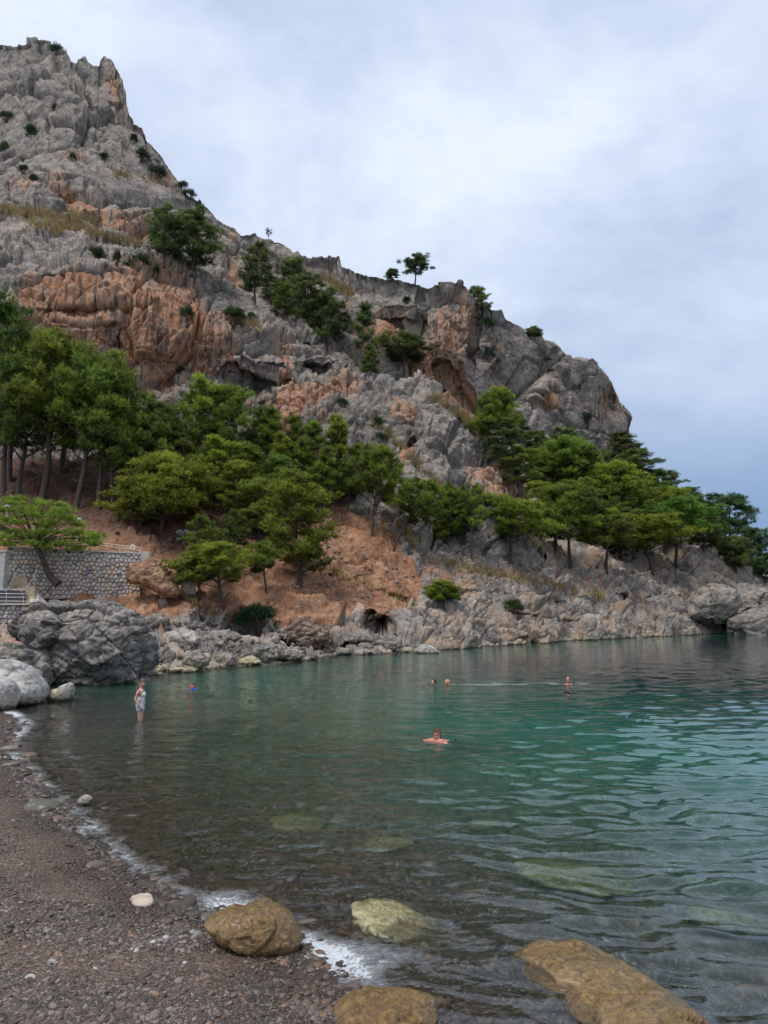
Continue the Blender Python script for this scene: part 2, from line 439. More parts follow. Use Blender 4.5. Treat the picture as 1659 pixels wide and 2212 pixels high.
M['bark'] = simple('pine_bark', (0.065, 0.048, 0.042), 0.95, 0.4, 9, 0.6)
M['dead'] = simple('dead_wood', (0.36, 0.33, 0.30), 0.9, 0.25, 12, 0.4)
# ------------------------------------------------------------------ terrain masses
BVH = {}
def blobs(x, y, lst):
    r = np.zeros(np.shape(x))
    for b in lst:
        cx, cy_, rx, ry, a = b[:5]
        ang = math.radians(b[5]) if len(b) > 5 else 0
        u = (x - cx) * math.cos(ang) + (y - cy_) * math.sin(ang); v = -(x - cx) * math.sin(ang) + (y - cy_) * math.cos(ang)
        d = np.sqrt((u / rx) ** 2 + (v / ry) ** 2)
        r = r + a * np.clip(1.35 - d, 0, 1)
    return r
def interp(tab, x):
    t = np.array(tab, float); return np.interp(x, t[:, 0], t[:, 1])
def in_poly(x, y, poly):
    c = np.zeros(np.shape(x), bool); n = len(poly)
    for i in range(n):
        x1, y1 = poly[i]; x2, y2 = poly[(i + 1) % n]
        if y1 == y2: continue
        m = ((y1 > y) != (y2 > y)) & (x < (x2 - x1) * (y - y1) / (y2 - y1) + x1)
        c ^= m
    return c
def sheet(name, x0, x1, top, bot, ctrl, mat, disp, px=2.0, back=((4, -1), (10, -5), (20, -14), (35, -34)), stain=(), push=(), extra=None, topamp=0.5, foot=(), jag=9.0):
    """a rock mass: its surveyed crest and foot lines, the distances of points on its face, crags laid over it,
       and a far side that falls away behind the crest"""
    xs = np.arange(x0, x1 + px, px)
    T = interp(top, xs); B = interp(bot, xs)
    z0 = 0 * xs
    T = T + jag * ((fbm(np.stack([xs / 22, z0, z0], -1), 2, 401) - 0.5) + 0.5 * (_h(np.floor(xs / 9 + 0.8 * fbm(np.stack([xs / 30, z0, z0], -1), 2, 402)).astype(np.int64), 0 * xs.astype(np.int64), 0 * xs.astype(np.int64), 3) - 0.5))
    nr = int(np.max(B - T) / px) + 1
    tt = np.linspace(0, 1, nr)
    X = np.repeat(xs[None], nr, 0); Yp = B[None] + (T - B)[None] * tt[:, None]
    f = TPS(ctrl); D = f(X, Yp)
    if push: D = D + blobs(X, Yp, push)
    W = P(X, Yp, D)                                             # rows, cols, 3
    stn = np.clip(blobs(X, Yp, stain), 0, 1) if stain else np.zeros(X.shape)
    ex = extra(X, Yp) if extra else {}
    # far side
    last = W[-1]; dirh = last[:, :2] / np.linalg.norm(last[:, :2], axis=1, keepdims=True)
    nf = len(foot)
    rows = [np.stack([W[0] + np.array([0, dy, dz]) for dy, dz in foot])] if nf else []
    rows.append(W)
    if nf:
        X = np.pad(X, ((nf, 0), (0, 0)), 'edge'); Yp = np.pad(Yp, ((nf, 0), (0, 0)), 'edge'); stn = np.pad(stn, ((nf, 0), (0, 0)), 'edge')
        ex = {k: np.pad(v, ((nf, 0), (0, 0)), 'edge') for k, v in ex.items()}; nr += nf
    prev = W[-1]
    for dy, dz in back:
        q = last.copy(); q[:, :2] += dirh * dy; q[:, 2] += dz
        rows.append(q[None])
    Wf = np.concatenate(rows, 0)
    nb = len(back)
    gx = np.gradient(Wf, axis=1); gy = np.gradient(Wf, axis=0)
    N = np.cross(gx, gy); N /= (np.linalg.norm(N, axis=2, keepdims=True) + 1e-9)
    # smooth the normals so the crags keep their form
    for _ in range(6):
        N[1:-1] = (N[:-2] + N[1:-1] * 2 + N[2:]) / 4; N[:, 1:-1] = (N[:, :-2] + N[:, 1:-1] * 2 + N[:, 2:]) / 4
    N /= (np.linalg.norm(N, axis=2, keepdims=True) + 1e-9)
    s = np.sign((N * (np.array([0, 0, CAMZ]) - Wf)).sum(-1).mean()); N *= s
    h = disp(Wf.reshape(-1, 3), np.pad(X, ((0, nb), (0, 0)), 'edge').ravel(), np.pad(Yp, ((0, nb), (0, 0)), 'edge').ravel(),
             {k: np.pad(v, ((0, nb), (0, 0)), 'edge').ravel() for k, v in ex.items()}).reshape(Wf.shape[:2])
    fade = np.ones(Wf.shape[0]); 
    k = max(3, int(30 / px)); fade[nr - k:nr] = np.linspace(1, topamp, k); fade[nr:] = topamp
    h = h * fade[:, None]
    Wf = Wf + N * h[..., None]
    Wf[..., 2] += 0.3 * h
    nrows, ncols = Wf.shape[:2]
    idx = np.arange(nrows * ncols).reshape(nrows, ncols)
    F_ = np.stack([idx[:-1, :-1], idx[:-1, 1:], idx[1:, 1:], idx[1:, :-1]], -1).reshape(-1, 4)
    if s < 0: F_ = F_[:, ::-1]
    o = mesh_obj(name, Wf.reshape(-1, 3), F_, mat)
    attr(o, 'stain', np.pad(stn, ((0, nb), (0, 0)), 'edge'))
    for k, v in ex.items(): attr(o, k, np.pad(v, ((0, nb), (0, 0)), 'edge'))
    tag(o, kind='structure')
    sub = idx[::3, ::3]
    vv = Wf.reshape(-1, 3)[sub.ravel()].tolist(); ii = np.arange(sub.size).reshape(sub.shape)
    ff = np.stack([ii[:-1, :-1], ii[:-1, 1:], ii[1:, 1:], ii[1:, :-1]], -1).reshape(-1, 4).tolist()
    BVH[name] = BVHTree.FromPolygons(vv, ff)
    return o
def hit(x, y, names=None):
    dx, dy, dz = ray(x, y); d = Vector((float(dx), float(dy), float(dz))).normalized(); o = Vector((0, 0, CAMZ))
    best = None
    for k, b in BVH.items():
        if names and k not in names: continue
        r = b.ray_cast(o, d)
        if r[0] is not None and (best is None or r[3] < best[1]): best = (r[0], r[3], r[1], k)
    return best

def patchy(p, L_, s, lo=0.42, hi=0.58):
    f = np.clip((fbm(p / L_, 3, s) - lo) / (hi - lo), 0, 1); return f * f * (3 - 2 * f)
def disp_far(p, x, y, ex):
    r = p @ np.array([[0.80, 0, 0.60], [0, 1, 0], [-0.60, 0, 0.80]])       # slabs lean down to the right
    m1 = patchy(p, 16, 14); m2 = patchy(p, 9, 15)
    dm = 1 - 0.8 * np.clip((x - 1180) / 120, 0, 1)
    h = dm * 3.6 * crag(r, 42, 5, (0.55, 1, 1), 0.35, 0.05, 1.6) + (0.35 + 0.65 * dm) * 2.5 * crag(r, 17, 1, (0.6, 1, 1.1), 0.5, 0.05, 1.9)
    h += (0.35 + 1.0 * m1) * crag(r, 6.5, 2, (0.6, 1, 1), 0.6, 0.06, 1.6)
    h += (0.08 + 0.42 * m2) * crag(p, 2.6, 3, (1, 1, 0.7), 0.6, 0.08, 1.4) + (0.03 + 0.16 * m2) * crag(p, 1.1, 4, (1, 1, 0.8), 0.5, 0.1, 1.2)
    h += 0.9 * (1 - m1) * (fbm(p * np.array([0.45, 0.45, 0.04]), 4, 9) - 0.5) + 1.3 * saw(r, 13.0, (0.1, 0, 1.0), 11) * m1 + 0.3 * saw(r, 3.6, (0.1, 0, 1), 12)
    h += 0.45 * (fbm(p * 0.9, 4, 19) - 0.5)
    return h
FAR_TOP = [(-200, 80), (-80, 95), (0, 92), (25, 90), (45, 88), (58, 80), (100, 82), (125, 90), (146, 108), (158, 128), (163, 131), (166, 124), (179, 113), (186, 115), (200, 133), (211, 142), (213, 130), (222, 122), (236, 124), (247, 133),
           (262, 150), (272, 180), (277, 208), (288, 243), (300, 256), (320, 278), (335, 310), (350, 335), (372, 370), (398, 402), (415, 418), (432, 425), (450, 442), (465, 465), (478, 480), (500, 487), (522, 497),
           (552, 506), (580, 514), (600, 520), (635, 543), (645, 538), (652, 549), (700, 551), (735, 550), (741, 566), (770, 579), (800, 590), (850, 592), (895, 606), (925, 612), (955, 604),
           (990, 602), (1005, 608), (1030, 640), (1062, 660), (1085, 666), (1095, 690), (1112, 702), (1150, 722), (1190, 742), (1215, 758), (1230, 778), (1236, 782), (1245, 777), (1268, 774),
           (1290, 792), (1312, 815), (1328, 842), (1338, 872), (1347, 897), (1343, 928), (1341, 944), (1352, 951), (1378, 962), (1386, 990), (1400, 1040), (1420, 1080)]
FAR_BOT = [(-200, 560), (0, 560), (300, 640), (500, 760), (700, 900), (900, 960), (1060, 1010), (1420, 1100)]
FAR_C = [(-200, 560, 122), (-200, 80, 172), (0, 560, 122), (0, 440, 124), (0, 300, 138), (0, 92, 165), (150, 500, 122), (160, 280, 138), (170, 125, 158), (240, 130, 160), (250, 300, 146), (300, 500, 128),
         (300, 620, 122), (400, 410, 150), (450, 640, 132), (500, 500, 150), (600, 700, 132), (620, 540, 150), (740, 560, 146), (740, 700, 136), (740, 880, 126), (850, 600, 142), (850, 760, 136), (900, 920, 128),
         (960, 620, 140), (970, 720, 135), (970, 900, 134), (1040, 700, 142), (1060, 980, 138), (1100, 710, 150), (1150, 960, 150), (1200, 760, 158), (1250, 1000, 158), (1280, 790, 164),
         (1340, 900, 170), (1320, 1060, 164), (1400, 1050, 172), (1420, 1080, 172)]
FAR_STAIN = [(247, 170, 14, 45, .9, -20), (128, 410, 26, 50, .8), (175, 440, 45, 40, .9), (210, 480, 50, 45, .9), (275, 490, 55, 50, .95), (330, 500, 25, 60, .7), (60, 430, 60, 30, .5),
             (250, 330, 30, 18, .6), (360, 380, 25, 20, .5), (160, 320, 30, 20, .5), (500, 560, 25, 60, .6), (510, 640, 20, 60, .5), (820, 700, 55, 60, .8), (880, 740, 60, 40, .7), (740, 640, 20, 40, .6),
             (985, 700, 62, 85, 1.0), (960, 820, 60, 60, .9), (990, 860, 60, 50, .9), (900, 810, 40, 50, .8), (1080, 745, 14, 50, .9), (1100, 820, 22, 14, .7), (1178, 862, 22, 30, .9), (1165, 880, 30, 14, .6),
             (1300, 880, 40, 40, .75), (1320, 850, 20, 30, .4), (1210, 790, 12, 18, .3)]
FAR_PUSH = [(990, 860, 45, 55, 4.5), (965, 800, 25, 30, 3), (908, 700, 7, 70, 3), (1040, 720, 8, 60, 3), (1315, 875, 26, 34, 4), (1180, 858, 16, 16, 3), (500, 600, 14, 60, 3), (860, 690, 50, 18, 3),
            (1250, 860, 8, 60, 2.5), (1215, 800, 10, 30, 2), (235, 135, 3, 14, 0)]
sheet('mountain', -200, 1420, FAR_TOP, FAR_BOT, FAR_C, M['cliff'], disp_far, px=1.9, stain=FAR_STAIN, push=FAR_PUSH,
      back=((3, -2), (8, -9), (16, -22), (30, -50), (50, -90)), topamp=0.28)

def disp_near(p, x, y, ex):
    terr = np.clip((640 + np.clip(x - 450, 0, 400) * 0.2 - y) / 60, 0, 1)            # bouldery terrace above the face
    m1 = patchy(p, 9, 31); m2 = patchy(p, 5, 32)
    h = 2.2 * crag(p, 20, 20, (0.8, 1, 0.7), 0.4, 0.05, 1.6) + (0.7 + 0.7 * m1) * crag(p, 8.5, 21, (1, 1, 0.7), 0.5, 0.05, 1.7)
    h += (0.18 + 0.45 * m2 + 0.55 * terr) * crag(p, 3.6, 22, (1, 1, 0.85), 0.7, 0.08, 1.4)
    h += (0.05 + 0.15 * m2 + 0.30 * terr) * crag(p, 1.6, 23, (1, 1, 0.9), 0.7, 0.1, 1.2) + (0.03 + 0.07 * m2) * crag(p, 0.75, 24, (1, 1, 0.9), 0.6, 0.14, 1.2)
    h += (0.25 + 0.75 * m1) * saw(p, 5.5, (0.15, 0, 1), 26) * (1 - 0.5 * terr) + 0.35 * m2 * saw(p, 1.9, (0.1, 0, 1), 27)
    h += (1 - terr) * (0.42 * crag(p, 2.6, 33, (1.3, 1.3, 0.32), 0.5, 0.07, 1.5) + 0.18 * crag(p, 1.1, 34, (1.3, 1.3, 0.35), 0.5, 0.1, 1.4) + 0.25 * (fbm(p * np.array([1.4, 1.4, 0.1]), 4, 29) - 0.5))
    h += 0.28 * (fbm(p * 1.3, 4, 39) - 0.5)
    return h
NEAR_TOP = [(-200, 440), (0, 452), (60, 458), (100, 470), (180, 486), (240, 505), (300, 535), (350, 548), (420, 562), (470, 580), (500, 610), (540, 640), (590, 655), (630, 662), (660, 690), (680, 735), (700, 745),
            (730, 760), (755, 778), (765, 800), (772, 830), (800, 860), (820, 900)]
NEAR_BOT = [(-200, 1080), (0, 1080), (200, 1060), (400, 1000), (700, 960), (820, 950)]
NEAR_C = [(-200, 1080, 84), (-200, 600, 92), (-200, 440, 118), (0, 1080, 84), (0, 800, 87), (0, 610, 88), (0, 530, 96), (0, 452, 112), (100, 700, 87), (100, 560, 92), (200, 990, 86), (240, 760, 89), (240, 600, 90), (240, 505, 106),
          (400, 960, 86), (400, 780, 90), (420, 660, 95), (420, 562, 108), (480, 830, 92), (560, 950, 86), (560, 760, 94), (560, 655, 103), (650, 930, 87), (650, 780, 94), (650, 690, 104), (740, 940, 88), (740, 830, 92), (750, 780, 98), (820, 900, 96)]
NEAR_STAIN = [(110, 650, 85, 50, 1.1), (200, 650, 90, 65, 1.1), (300, 650, 70, 60, 1.0), (390, 650, 55, 55, .9), (430, 720, 60, 50, .8), (150, 700, 90, 40, .9), (260, 730, 110, 50, .85), (380, 750, 110, 50, .85), (470, 770, 60, 35, .9), (330, 800, 60, 60, .6),
              (500, 700, 30, 60, .4), (620, 790, 22, 90, .95), (640, 850, 60, 40, .9), (700, 850, 70, 40, .9), (640, 920, 60, 50, .9), (740, 810, 30, 50, .7), (540, 850, 60, 30, .6), (30, 560, 60, 20, .3), (590, 700, 40, 14, .4)]
NEAR_PUSH = [(258, 660, 5, 110, 5), (540, 808, 60, 12, 4), (510, 790, 25, 10, 2), (160, 590, 90, 10, -1.5), (200, 680, 120, 14, 1.5), (395, 860, 60, 50, -2), (425, 665, 16, 30, 2), (680, 790, 30, 12, 3), (400, 930, 60, 40, -1)]
sheet('cliff', -200, 820, NEAR_TOP, NEAR_BOT, NEAR_C, M['cliff'], disp_near, px=1.9, stain=NEAR_STAIN, push=NEAR_PUSH, topamp=0.9,
      back=((2, -1), (6, -4), (10, -12), (14, -26)))

def disp_but(p, x, y, ex):
    q = p @ np.array([[0.95, 0, 0.3], [0, 1, 0], [-0.3, 0, 0.95]]); m1 = patchy(p, 7, 51); m2 = patchy(p, 4, 52)
    h = 1.8 * crag(q, 13, 41, (1, 1, 0.7), 0.5, 0.05, 1.7) + (0.35 + 0.6 * m1) * crag(q, 5.2, 42, (1, 1, 0.75), 0.6, 0.06, 1.5)
    h += (0.26 + 0.35 * m2) * crag(q, 2.1, 43, (1, 1, 0.9), 0.7, 0.08, 1.4) + (0.12 + 0.14 * m2) * crag(q, 0.9, 44, (1, 1, 1.1), 0.6, 0.12, 1.2)
    h += 0.3 * (fbm(p * 1.3, 4, 49) - 0.5) + (0.15 + 0.6 * m1) * saw(q, 3.1, (0.25, 0, 0.97), 46)
    return h
BUT_TOP = [(600, 905), (680, 880), (740, 850), (768, 812), (800, 815), (850, 832), (880, 822), (905, 808), (930, 818), (950, 840), (975, 868), (1000, 895), (1020, 915), (1045, 935), (1080, 962), (1095, 985), (1108, 1010),
           (1125, 1030), (1140, 1055), (1150, 1085), (1165, 1130), (1185, 1190)]
BUT_BOT = [(600, 1060), (700, 1120), (800, 1200), (950, 1250), (1185, 1280)]
BUT_C = [(600, 1060, 80), (600, 905, 90), (700, 1110, 76), (700, 900, 86), (760, 815, 92), (800, 1180, 74), (800, 1000, 81), (810, 830, 90), (900, 1240, 72), (900, 1050, 79), (900, 900, 84), (900, 815, 88), (1000, 1260, 74),
         (1000, 1050, 80), (1000, 900, 88), (1080, 1150, 80), (1080, 970, 90), (1140, 1200, 84), (1140, 1060, 90), (1185, 1280, 86), (1185, 1190, 90)]
BUT_STAIN = [(880, 895, 30, 20, .8), (860, 880, 25, 40, .6), (760, 850, 30, 30, .7), (1075, 1050, 45, 50, .85), (1050, 1010, 50, 25, .6), (1110, 1090, 22, 40, .7), (880, 985, 20, 40, .8, 20), (950, 1120, 40, 20, .5), (1020, 1060, 60, 20, .4),
             (700, 900, 50, 25, .7), (1130, 1060, 14, 30, .5), (830, 1130, 20, 20, .4)]
sheet('buttress', 600, 1185, BUT_TOP, BUT_BOT, BUT_C, M['cliff'], disp_but, px=1.9, stain=BUT_STAIN,
      push=[(875, 985, 6, 40, 3, 25), (940, 1085, 50, 8, 2.5), (1020, 1090, 40, 7, 2)], topamp=0.8, back=((2, -1), (5, -5), (9, -14), (12, -26)))

def disp_wood(p, x, y, ex):
    return 1.6 * crag(p, 8, 61) + 0.7 * crag(p, 3, 62) + 0.3 * crag(p, 1.2, 63)
sheet('wooded_slope', 1030, 1900, [(1030, 890), (1060, 900), (1130, 935), (1200, 950), (1290, 985), (1350, 1000), (1400, 1030), (1450, 1070), (1500, 1110), (1530, 1115), (1545, 1130), (1560, 1150), (1600, 1195), (1640, 1215), (1700, 1240), (1900, 1290)],
      [(1030, 1280), (1300, 1290), (1600, 1290), (1900, 1330)],
      [(1030, 1280, 88), (1030, 890, 125), (1150, 1250, 92), (1150, 940, 140), (1300, 1250, 100), (1300, 1100, 120), (1300, 985, 142), (1450, 1240, 114), (1450, 1070, 140), (1550, 1230, 126), (1545, 1130, 148), (1650, 1250, 134), (1650, 1215, 150), (1900, 1330, 140), (1900, 1290, 150)],
      M['hill'], disp_wood, px=4, extra=lambda X, Y: {'earth': 0.35 + 0 * X, 'litter': 0.6 + 0 * X}, back=((5, -3), (15, -12), (30, -30)), stain=[(1540, 1120, 20, 20, .8)])

EARTH = [(-200, 900), (690, 900), (840, 1050), (868, 1190), (918, 1250), (905, 1305), (850, 1330), (780, 1310), (745, 1335), (700, 1352), (620, 1345), (560, 1330), (500, 1330), (470, 1312), (420, 1310), (330, 1345), (250, 1345), (60, 1345), (-200, 1345)]
def hill_extra(X, Y):
    wob = 14 * (fbm(np.stack([X.ravel() / 30, Y.ravel() / 30, 0 * X.ravel()], -1), 3, 77) - 0.5).reshape(X.shape) * 2
    e = in_poly(X + wob, Y + wob, EARTH).astype(float)
    for _ in range(4):
        e[1:-1, 1:-1] = (e[1:-1, 1:-1] * 2 + e[:-2, 1:-1] + e[2:, 1:-1] + e[1:-1, :-2] + e[1:-1, 2:]) / 6
    e = np.maximum(e, 0.45 * in_poly(X, Y, [(920, 1200), (1150, 1200), (1300, 1250), (1300, 1275), (1100, 1240), (980, 1300), (910, 1280)]))
    l = np.clip((1175 - Y) / 60, 0, 1) * (X < 700) + np.clip((1130 - Y) / 40, 0, 1) * (X >= 700) + blobs(X, Y, [(420, 1170, 90, 40, .8), (470, 1240, 60, 60, .7), (450, 1150, 200, 45, .6)])
    return {'earth': e, 'litter': np.clip(l, 0, 1)}
def disp_hill(p, x, y, ex):
    e = np.clip(ex['earth'], 0, 1)
    q = p @ np.array([[1, 0, 0.22], [0, 1, 0], [-0.22, 0, 1]])       # bedding dips to the right
    bed = np.clip((x - 930) / 100, 0, 1) * np.clip((1560 - x) / 120, 0, 1)
    m1 = patchy(p, 8, 101); m2 = patchy(p, 4, 102)
    h = 1.1 * crag(q, 9, 81, (1, 1, 1.0), 0.5, 0.06, 1.5) + (0.25 + 0.35 * m1) * crag(q, 3.4, 82, (1, 1, 1.1), 0.6, 0.07, 1.4)
    h = h + (0.14 + 0.26 * m2) * crag(q, 1.5, 83, (1, 1, 1.2), 0.7, 0.09, 1.2) + (0.07 + 0.12 * m2) * crag(q, 0.65, 84, (1, 1, 1.2), 0.6, 0.12, 1.1)
    h = h + bed * ((0.45 + 0.4 * m1) * saw(q, 1.9, (0.05, 0, 1), 95, 0.5) + 0.22 * saw(q, 0.75, (0.05, 0, 1), 96, 0.4) + 0.35 * crag(q, 2.4, 85, (0.8, 0.8, 1.9), 0.5, 0.06, 0.5)) + (1 - bed) * 0.2 * saw(q, 1.3, (0.1, 0, 1), 97)
    s = 0.5 * (fbm(p * 0.5, 4, 88) - 0.5) * 2 + 0.16 * crag(p, 0.9, 89, (1, 1, 1), 0.2, 0.15, 1.4)
    s = s + 0.55 * np.clip(crag(p, 2.2, 90, (1, 1, 1.3), .3, .09, 1.3) - 0.3, 0, 1)
    s = s + 0.8 * saw(p, 2.0, (0.2, 0.1, 1), 92, 1.4) * patchy(p, 5, 91, 0.44, 0.54) + 0.10 * (fbm(p * 4, 3, 94) - 0.5) + 0.3 * (fbm(p * np.array([0.9, 0.3, 0.3]), 3, 93) - 0.5)
    return h * (1 - e) + s * e
HILL_TOP = [(-200, 990), (0, 995), (200, 985), (400, 945), (600, 945), (720, 960), (800, 1020), (850, 1090), (900, 1150), (1000, 1185), (1080, 1195), (1150, 1200), (1250, 1225), (1350, 1230), (1430, 1222), (1470, 1215), (1490, 1190), (1515, 1176), (1535, 1170),
            (1550, 1180), (1560, 1196), (1590, 1215), (1620, 1225), (1650, 1246), (1700, 1270), (1900, 1320)]
HILL_BOT = [(-200, 1462), (0, 1462), (150, 1466), (330, 1466), (450, 1450), (560, 1442), (700, 1427), (900, 1412), (1000, 1403), (1150, 1393), (1290, 1383), (1400, 1378), (1500, 1372), (1575, 1369), (1660, 1366), (1900, 1358)]
HILL_C = [(-200, 1460, 38), (0, 1460, 37), (150, 1460, 37), (330, 1462, 34), (450, 1446, 38), (560, 1437, 40.5), (630, 1428, 43), (700, 1420, 47), (800, 1413, 51), (900, 1408, 54), (1000, 1400, 60), (1150, 1390, 69), (1290, 1382, 80), (1400, 1375, 90), (1500, 1370, 100), (1575, 1367, 107), (1700, 1363, 118), (1900, 1358, 132),
          (0, 1360, 46), (150, 1330, 48), (0, 1290, 53), (150, 1290, 52.8), (300, 1290, 52.8), (400, 1330, 48), (350, 1390, 41), (500, 1390, 45), (600, 1400, 45), (480, 1300, 52), (620, 1340, 52),
          (0, 1195, 58), (200, 1183, 57.5), (310, 1205, 56.5), (400, 1240, 57), (520, 1250, 57),
          (0, 1090, 67), (200, 1100, 67), (350, 1140, 65), (500, 1150, 66), (650, 1250, 60), (750, 1380, 52.5), (780, 1300, 60), (880, 1360, 58),
          (700, 1150, 71), (800, 1150, 73), (850, 1185, 72), (900, 1300, 64), (1000, 1300, 68), (1000, 1200, 75), (1000, 1370, 62), (1150, 1230, 84), (1150, 1320, 75), (1300, 1240, 97), (1300, 1320, 88), (1450, 1240, 111), (1450, 1320, 99), (1535, 1180, 120), (1550, 1300, 111), (1640, 1250, 126), (1700, 1310, 122), (1900, 1320, 138),
          (-200, 1000, 80), (0, 1000, 78), (200, 1000, 79), (400, 950, 82), (600, 950, 83), (740, 1010, 84), (850, 1090, 80)]
HILL_PUSH = [(822, 1344, 22, 13, 12), (800, 1326, 12, 8, 6), (650, 1386, 46, 8, 9.0, 6), (730, 1392, 24, 6, 5), (520, 1335, 26, 26, 2), (770, 1395, 50, 8, 1.2), (985, 1275, 40, 3, 1.0), (1170, 1335, 60, 3, 1.2, 12), (1210, 1300, 40, 4, 1.5, 10),
             (1380, 1300, 12, 30, 2), (1140, 1380, 30, 5, 1), (1250, 1345, 60, 3, 1.0, 8), (1345, 1290, 10, 8, 2), (860, 1290, 50, 4, 0.7, 15), (770, 1232, 40, 4, .8, 20), (690, 1265, 70, 5, .6, -8)]
hill = sheet('hillside', -200, 1900, HILL_TOP, HILL_BOT, HILL_C, M['hill'], disp_hill, px=1.9, push=HILL_PUSH, extra=hill_extra, topamp=0.9,
      foot=((-2.5, -4), (-1.2, -2.2), (-0.5, -1.1), (-0.15, -0.5)), back=((2, -0.3), (6, -2), (12, -8)))
# ------------------------------------------------------------------ beach, sea bed, water
SHORE_PX = [(1700, 2700), (1300, 2420), (1000, 2290), (880, 2245), (820, 2205), (760, 2145), (705, 2092), (655, 2050), (590, 2020), (520, 1995), (470, 1972), (400, 1952), (310, 1905), (245, 1865), (190, 1800), (140, 1755),
            (85, 1705), (45, 1662), (12, 1620), (20, 1600), (48, 1568), (30, 1548), (0, 1535), (-100, 1520), (-300, 1500)]
SH = np.array([PZ(x, y)[:2] for x, y in SHORE_PX])
LANDPOLY = [tuple(p) for p in SH] + [(-60, 40), (-60, -30), (30, -30), (12, 2)]
LANDPOLY = LANDPOLY[:len(SH)] + [(-80, float(SH[-1][1])), (-80, -40), (40, -40)]
_cx = np.arange(-200, 1901, 40.0); _cyb = interp(HILL_BOT, _cx)
CL = np.array([p[:2] for p in P(_cx, _cyb, TPS(HILL_C)(_cx, _cyb))])
def polydist(x, y, pl):
    d = np.full(x.shape, 1e9)
    for i in range(len(pl) - 1):
        a, b = pl[i], pl[i + 1]; ab = b - a
        t = np.clip(((x - a[0]) * ab[0] + (y - a[1]) * ab[1]) / (ab @ ab + 1e-9), 0, 1)
        d = np.minimum(d, np.hypot(x - a[0] - t * ab[0], y - a[1] - t * ab[1]))
    return d
def ground_h(x, y):
    x = np.asarray(x, float); y = np.asarray(y, float)
    shp = x.shape; x = x.ravel(); y = y.ravel()
    d = polydist(x, y, SH); land = in_poly(x, y, LANDPOLY)
    dc = polydist(x, y, CL)
    pts = np.stack([x, y, 0 * x], -1)
    nz = fbm(pts * 1.1, 4, 201) - 0.5; nl = fbm(pts * 0.25, 3, 202) - 0.5
    h_land = 0.085 * d + 0.012 * d * d / (1 + 0.05 * d * d) + 0.10 * np.minimum(d, 1) * nz
    depth = np.minimum(0.105 * d + 0.0065 * d * d, 8.0)
    depth = depth * (1 + 0.5 * nl) + 0.06 * nz * np.minimum(d, 1)
    depth = np.minimum(depth, 0.45 + 0.5 * dc * (1 + nl)) * np.clip(d / 0.2, 0.5, 1)
    # a low bar of shingle close to the left bank
    r = np.where(land, h_land, -depth)
    # small lumps of heaped gravel on the beach
    r = r + np.where(land, 0.05 * np.clip(d / 1.0, 0, 1) * (fbm(pts * 3.0, 3, 205) - 0.5), 0)
    return r.reshape(shp)
def gz(x, y): return float(ground_h(np.array([x]), np.array([y]))[0])

def ss(a, b, n, c, k=3.0):
    """spacing dense about c"""
    t = np.linspace(-1, 1, n); s = np.sinh(k * t) / np.sinh(k)
    return np.where(s < 0, c + (c - a) * s, c + (b - c) * s)
gx = ss(-85, 260, 420, 0.0, 4.6); gy = ss(-30, 420, 420, 7.0, 4.6)
GX, GY = np.meshgrid(gx, gy)
GH = ground_h(GX, GY)
# gravel relief
_near = np.clip(1 - np.hypot(GX, GY - 7) / 25, 0, 1)
t = NT('beach_gravel'); p = t.pos()
gn = t.noise(p, 30, 6, 0.75); g2 = t.noise(p, 3, 5, 0.6)
vo = t.n('ShaderNodeTexVoronoi', {'Vector': p, 'Scale': 42.0}); vsep = t.n('ShaderNodeSeparateColor', {0: vo.outputs['Color']})
gc = t.ramp(vsep, [(0.0, (0.050, 0.036, 0.028)), (0.45, (0.10, 0.072, 0.054)), (0.75, (0.16, 0.112, 0.080)), (0.93, (0.20, 0.18, 0.17)), (1.0, (0.30, 0.17, 0.10))])
gc = t.mix(t.rng(g2, 0.4, 0.65), gc, t.mix(0.6, gc, (0.12, 0.078, 0.052)))
zz = t.n('ShaderNodeSeparateXYZ', {0: t.n('ShaderNodeNewGeometry').outputs['Position']}).outputs[2]
wet = t.rng(t.math('ADD', zz, t.math('MULTIPLY', t.math('SUBTRACT', g2, 0.5), 0.10)), 0.10, 0.03)
sea = t.rng(zz, -0.12, -1.3)
gc = t.mix(wet, gc, t.mix(1.0, gc, (0.62, 0.58, 0.55), 'MULTIPLY'))
sand = t.ramp(t.noise(p, 0.35, 6, 0.6), [(0.40, (0.10, 0.11, 0.085)), (0.52, (0.20, 0.21, 0.16)), (0.66, (0.42, 0.44, 0.34))])
gc = t.mix(sea, gc, sand)
bh = t.math('SUBTRACT', 1.0, vo.outputs['Distance'])
b = t.n('ShaderNodeBump', {'Strength': 0.9, 'Distance': 0.02, 'Height': bh}); b = t.n('ShaderNodeBump', {'Strength': 0.5, 'Distance': 0.02, 'Height': gn, 'Normal': b})
M['gravel'] = t.done(t.n('ShaderNodeBsdfPrincipled', {'Base Color': gc, 'Roughness': t.rng(wet, 0, 1, 0.85, 0.42), 'Specular IOR Level': 0.35, 'Normal': b}))
V = np.stack([GX, GY, GH], -1).reshape(-1, 3); n = len(gx); idx = np.arange(V.shape[0]).reshape(len(gy), n)
ground = mesh_obj('beach_and_sea_bed', V, np.stack([idx[:-1, :-1], idx[:-1, 1:], idx[1:, 1:], idx[1:, :-1]], -1).reshape(-1, 4), M['gravel'], smooth=True)
tag(ground, kind='structure')
# the bed runs on to the horizon
far_bed = mesh_obj('sea_bed', [(-6000, 400, -9), (9000, 400, -9), (9000, 12000, -9), (-6000, 12000, -9), (250, -3000, -9), (9000, -3000, -9), (9000, 402, -9), (250, 402, -9)],
                   [(0, 1, 2, 3), (4, 5, 6, 7)], M['gravel']); tag(far_bed, kind='structure')

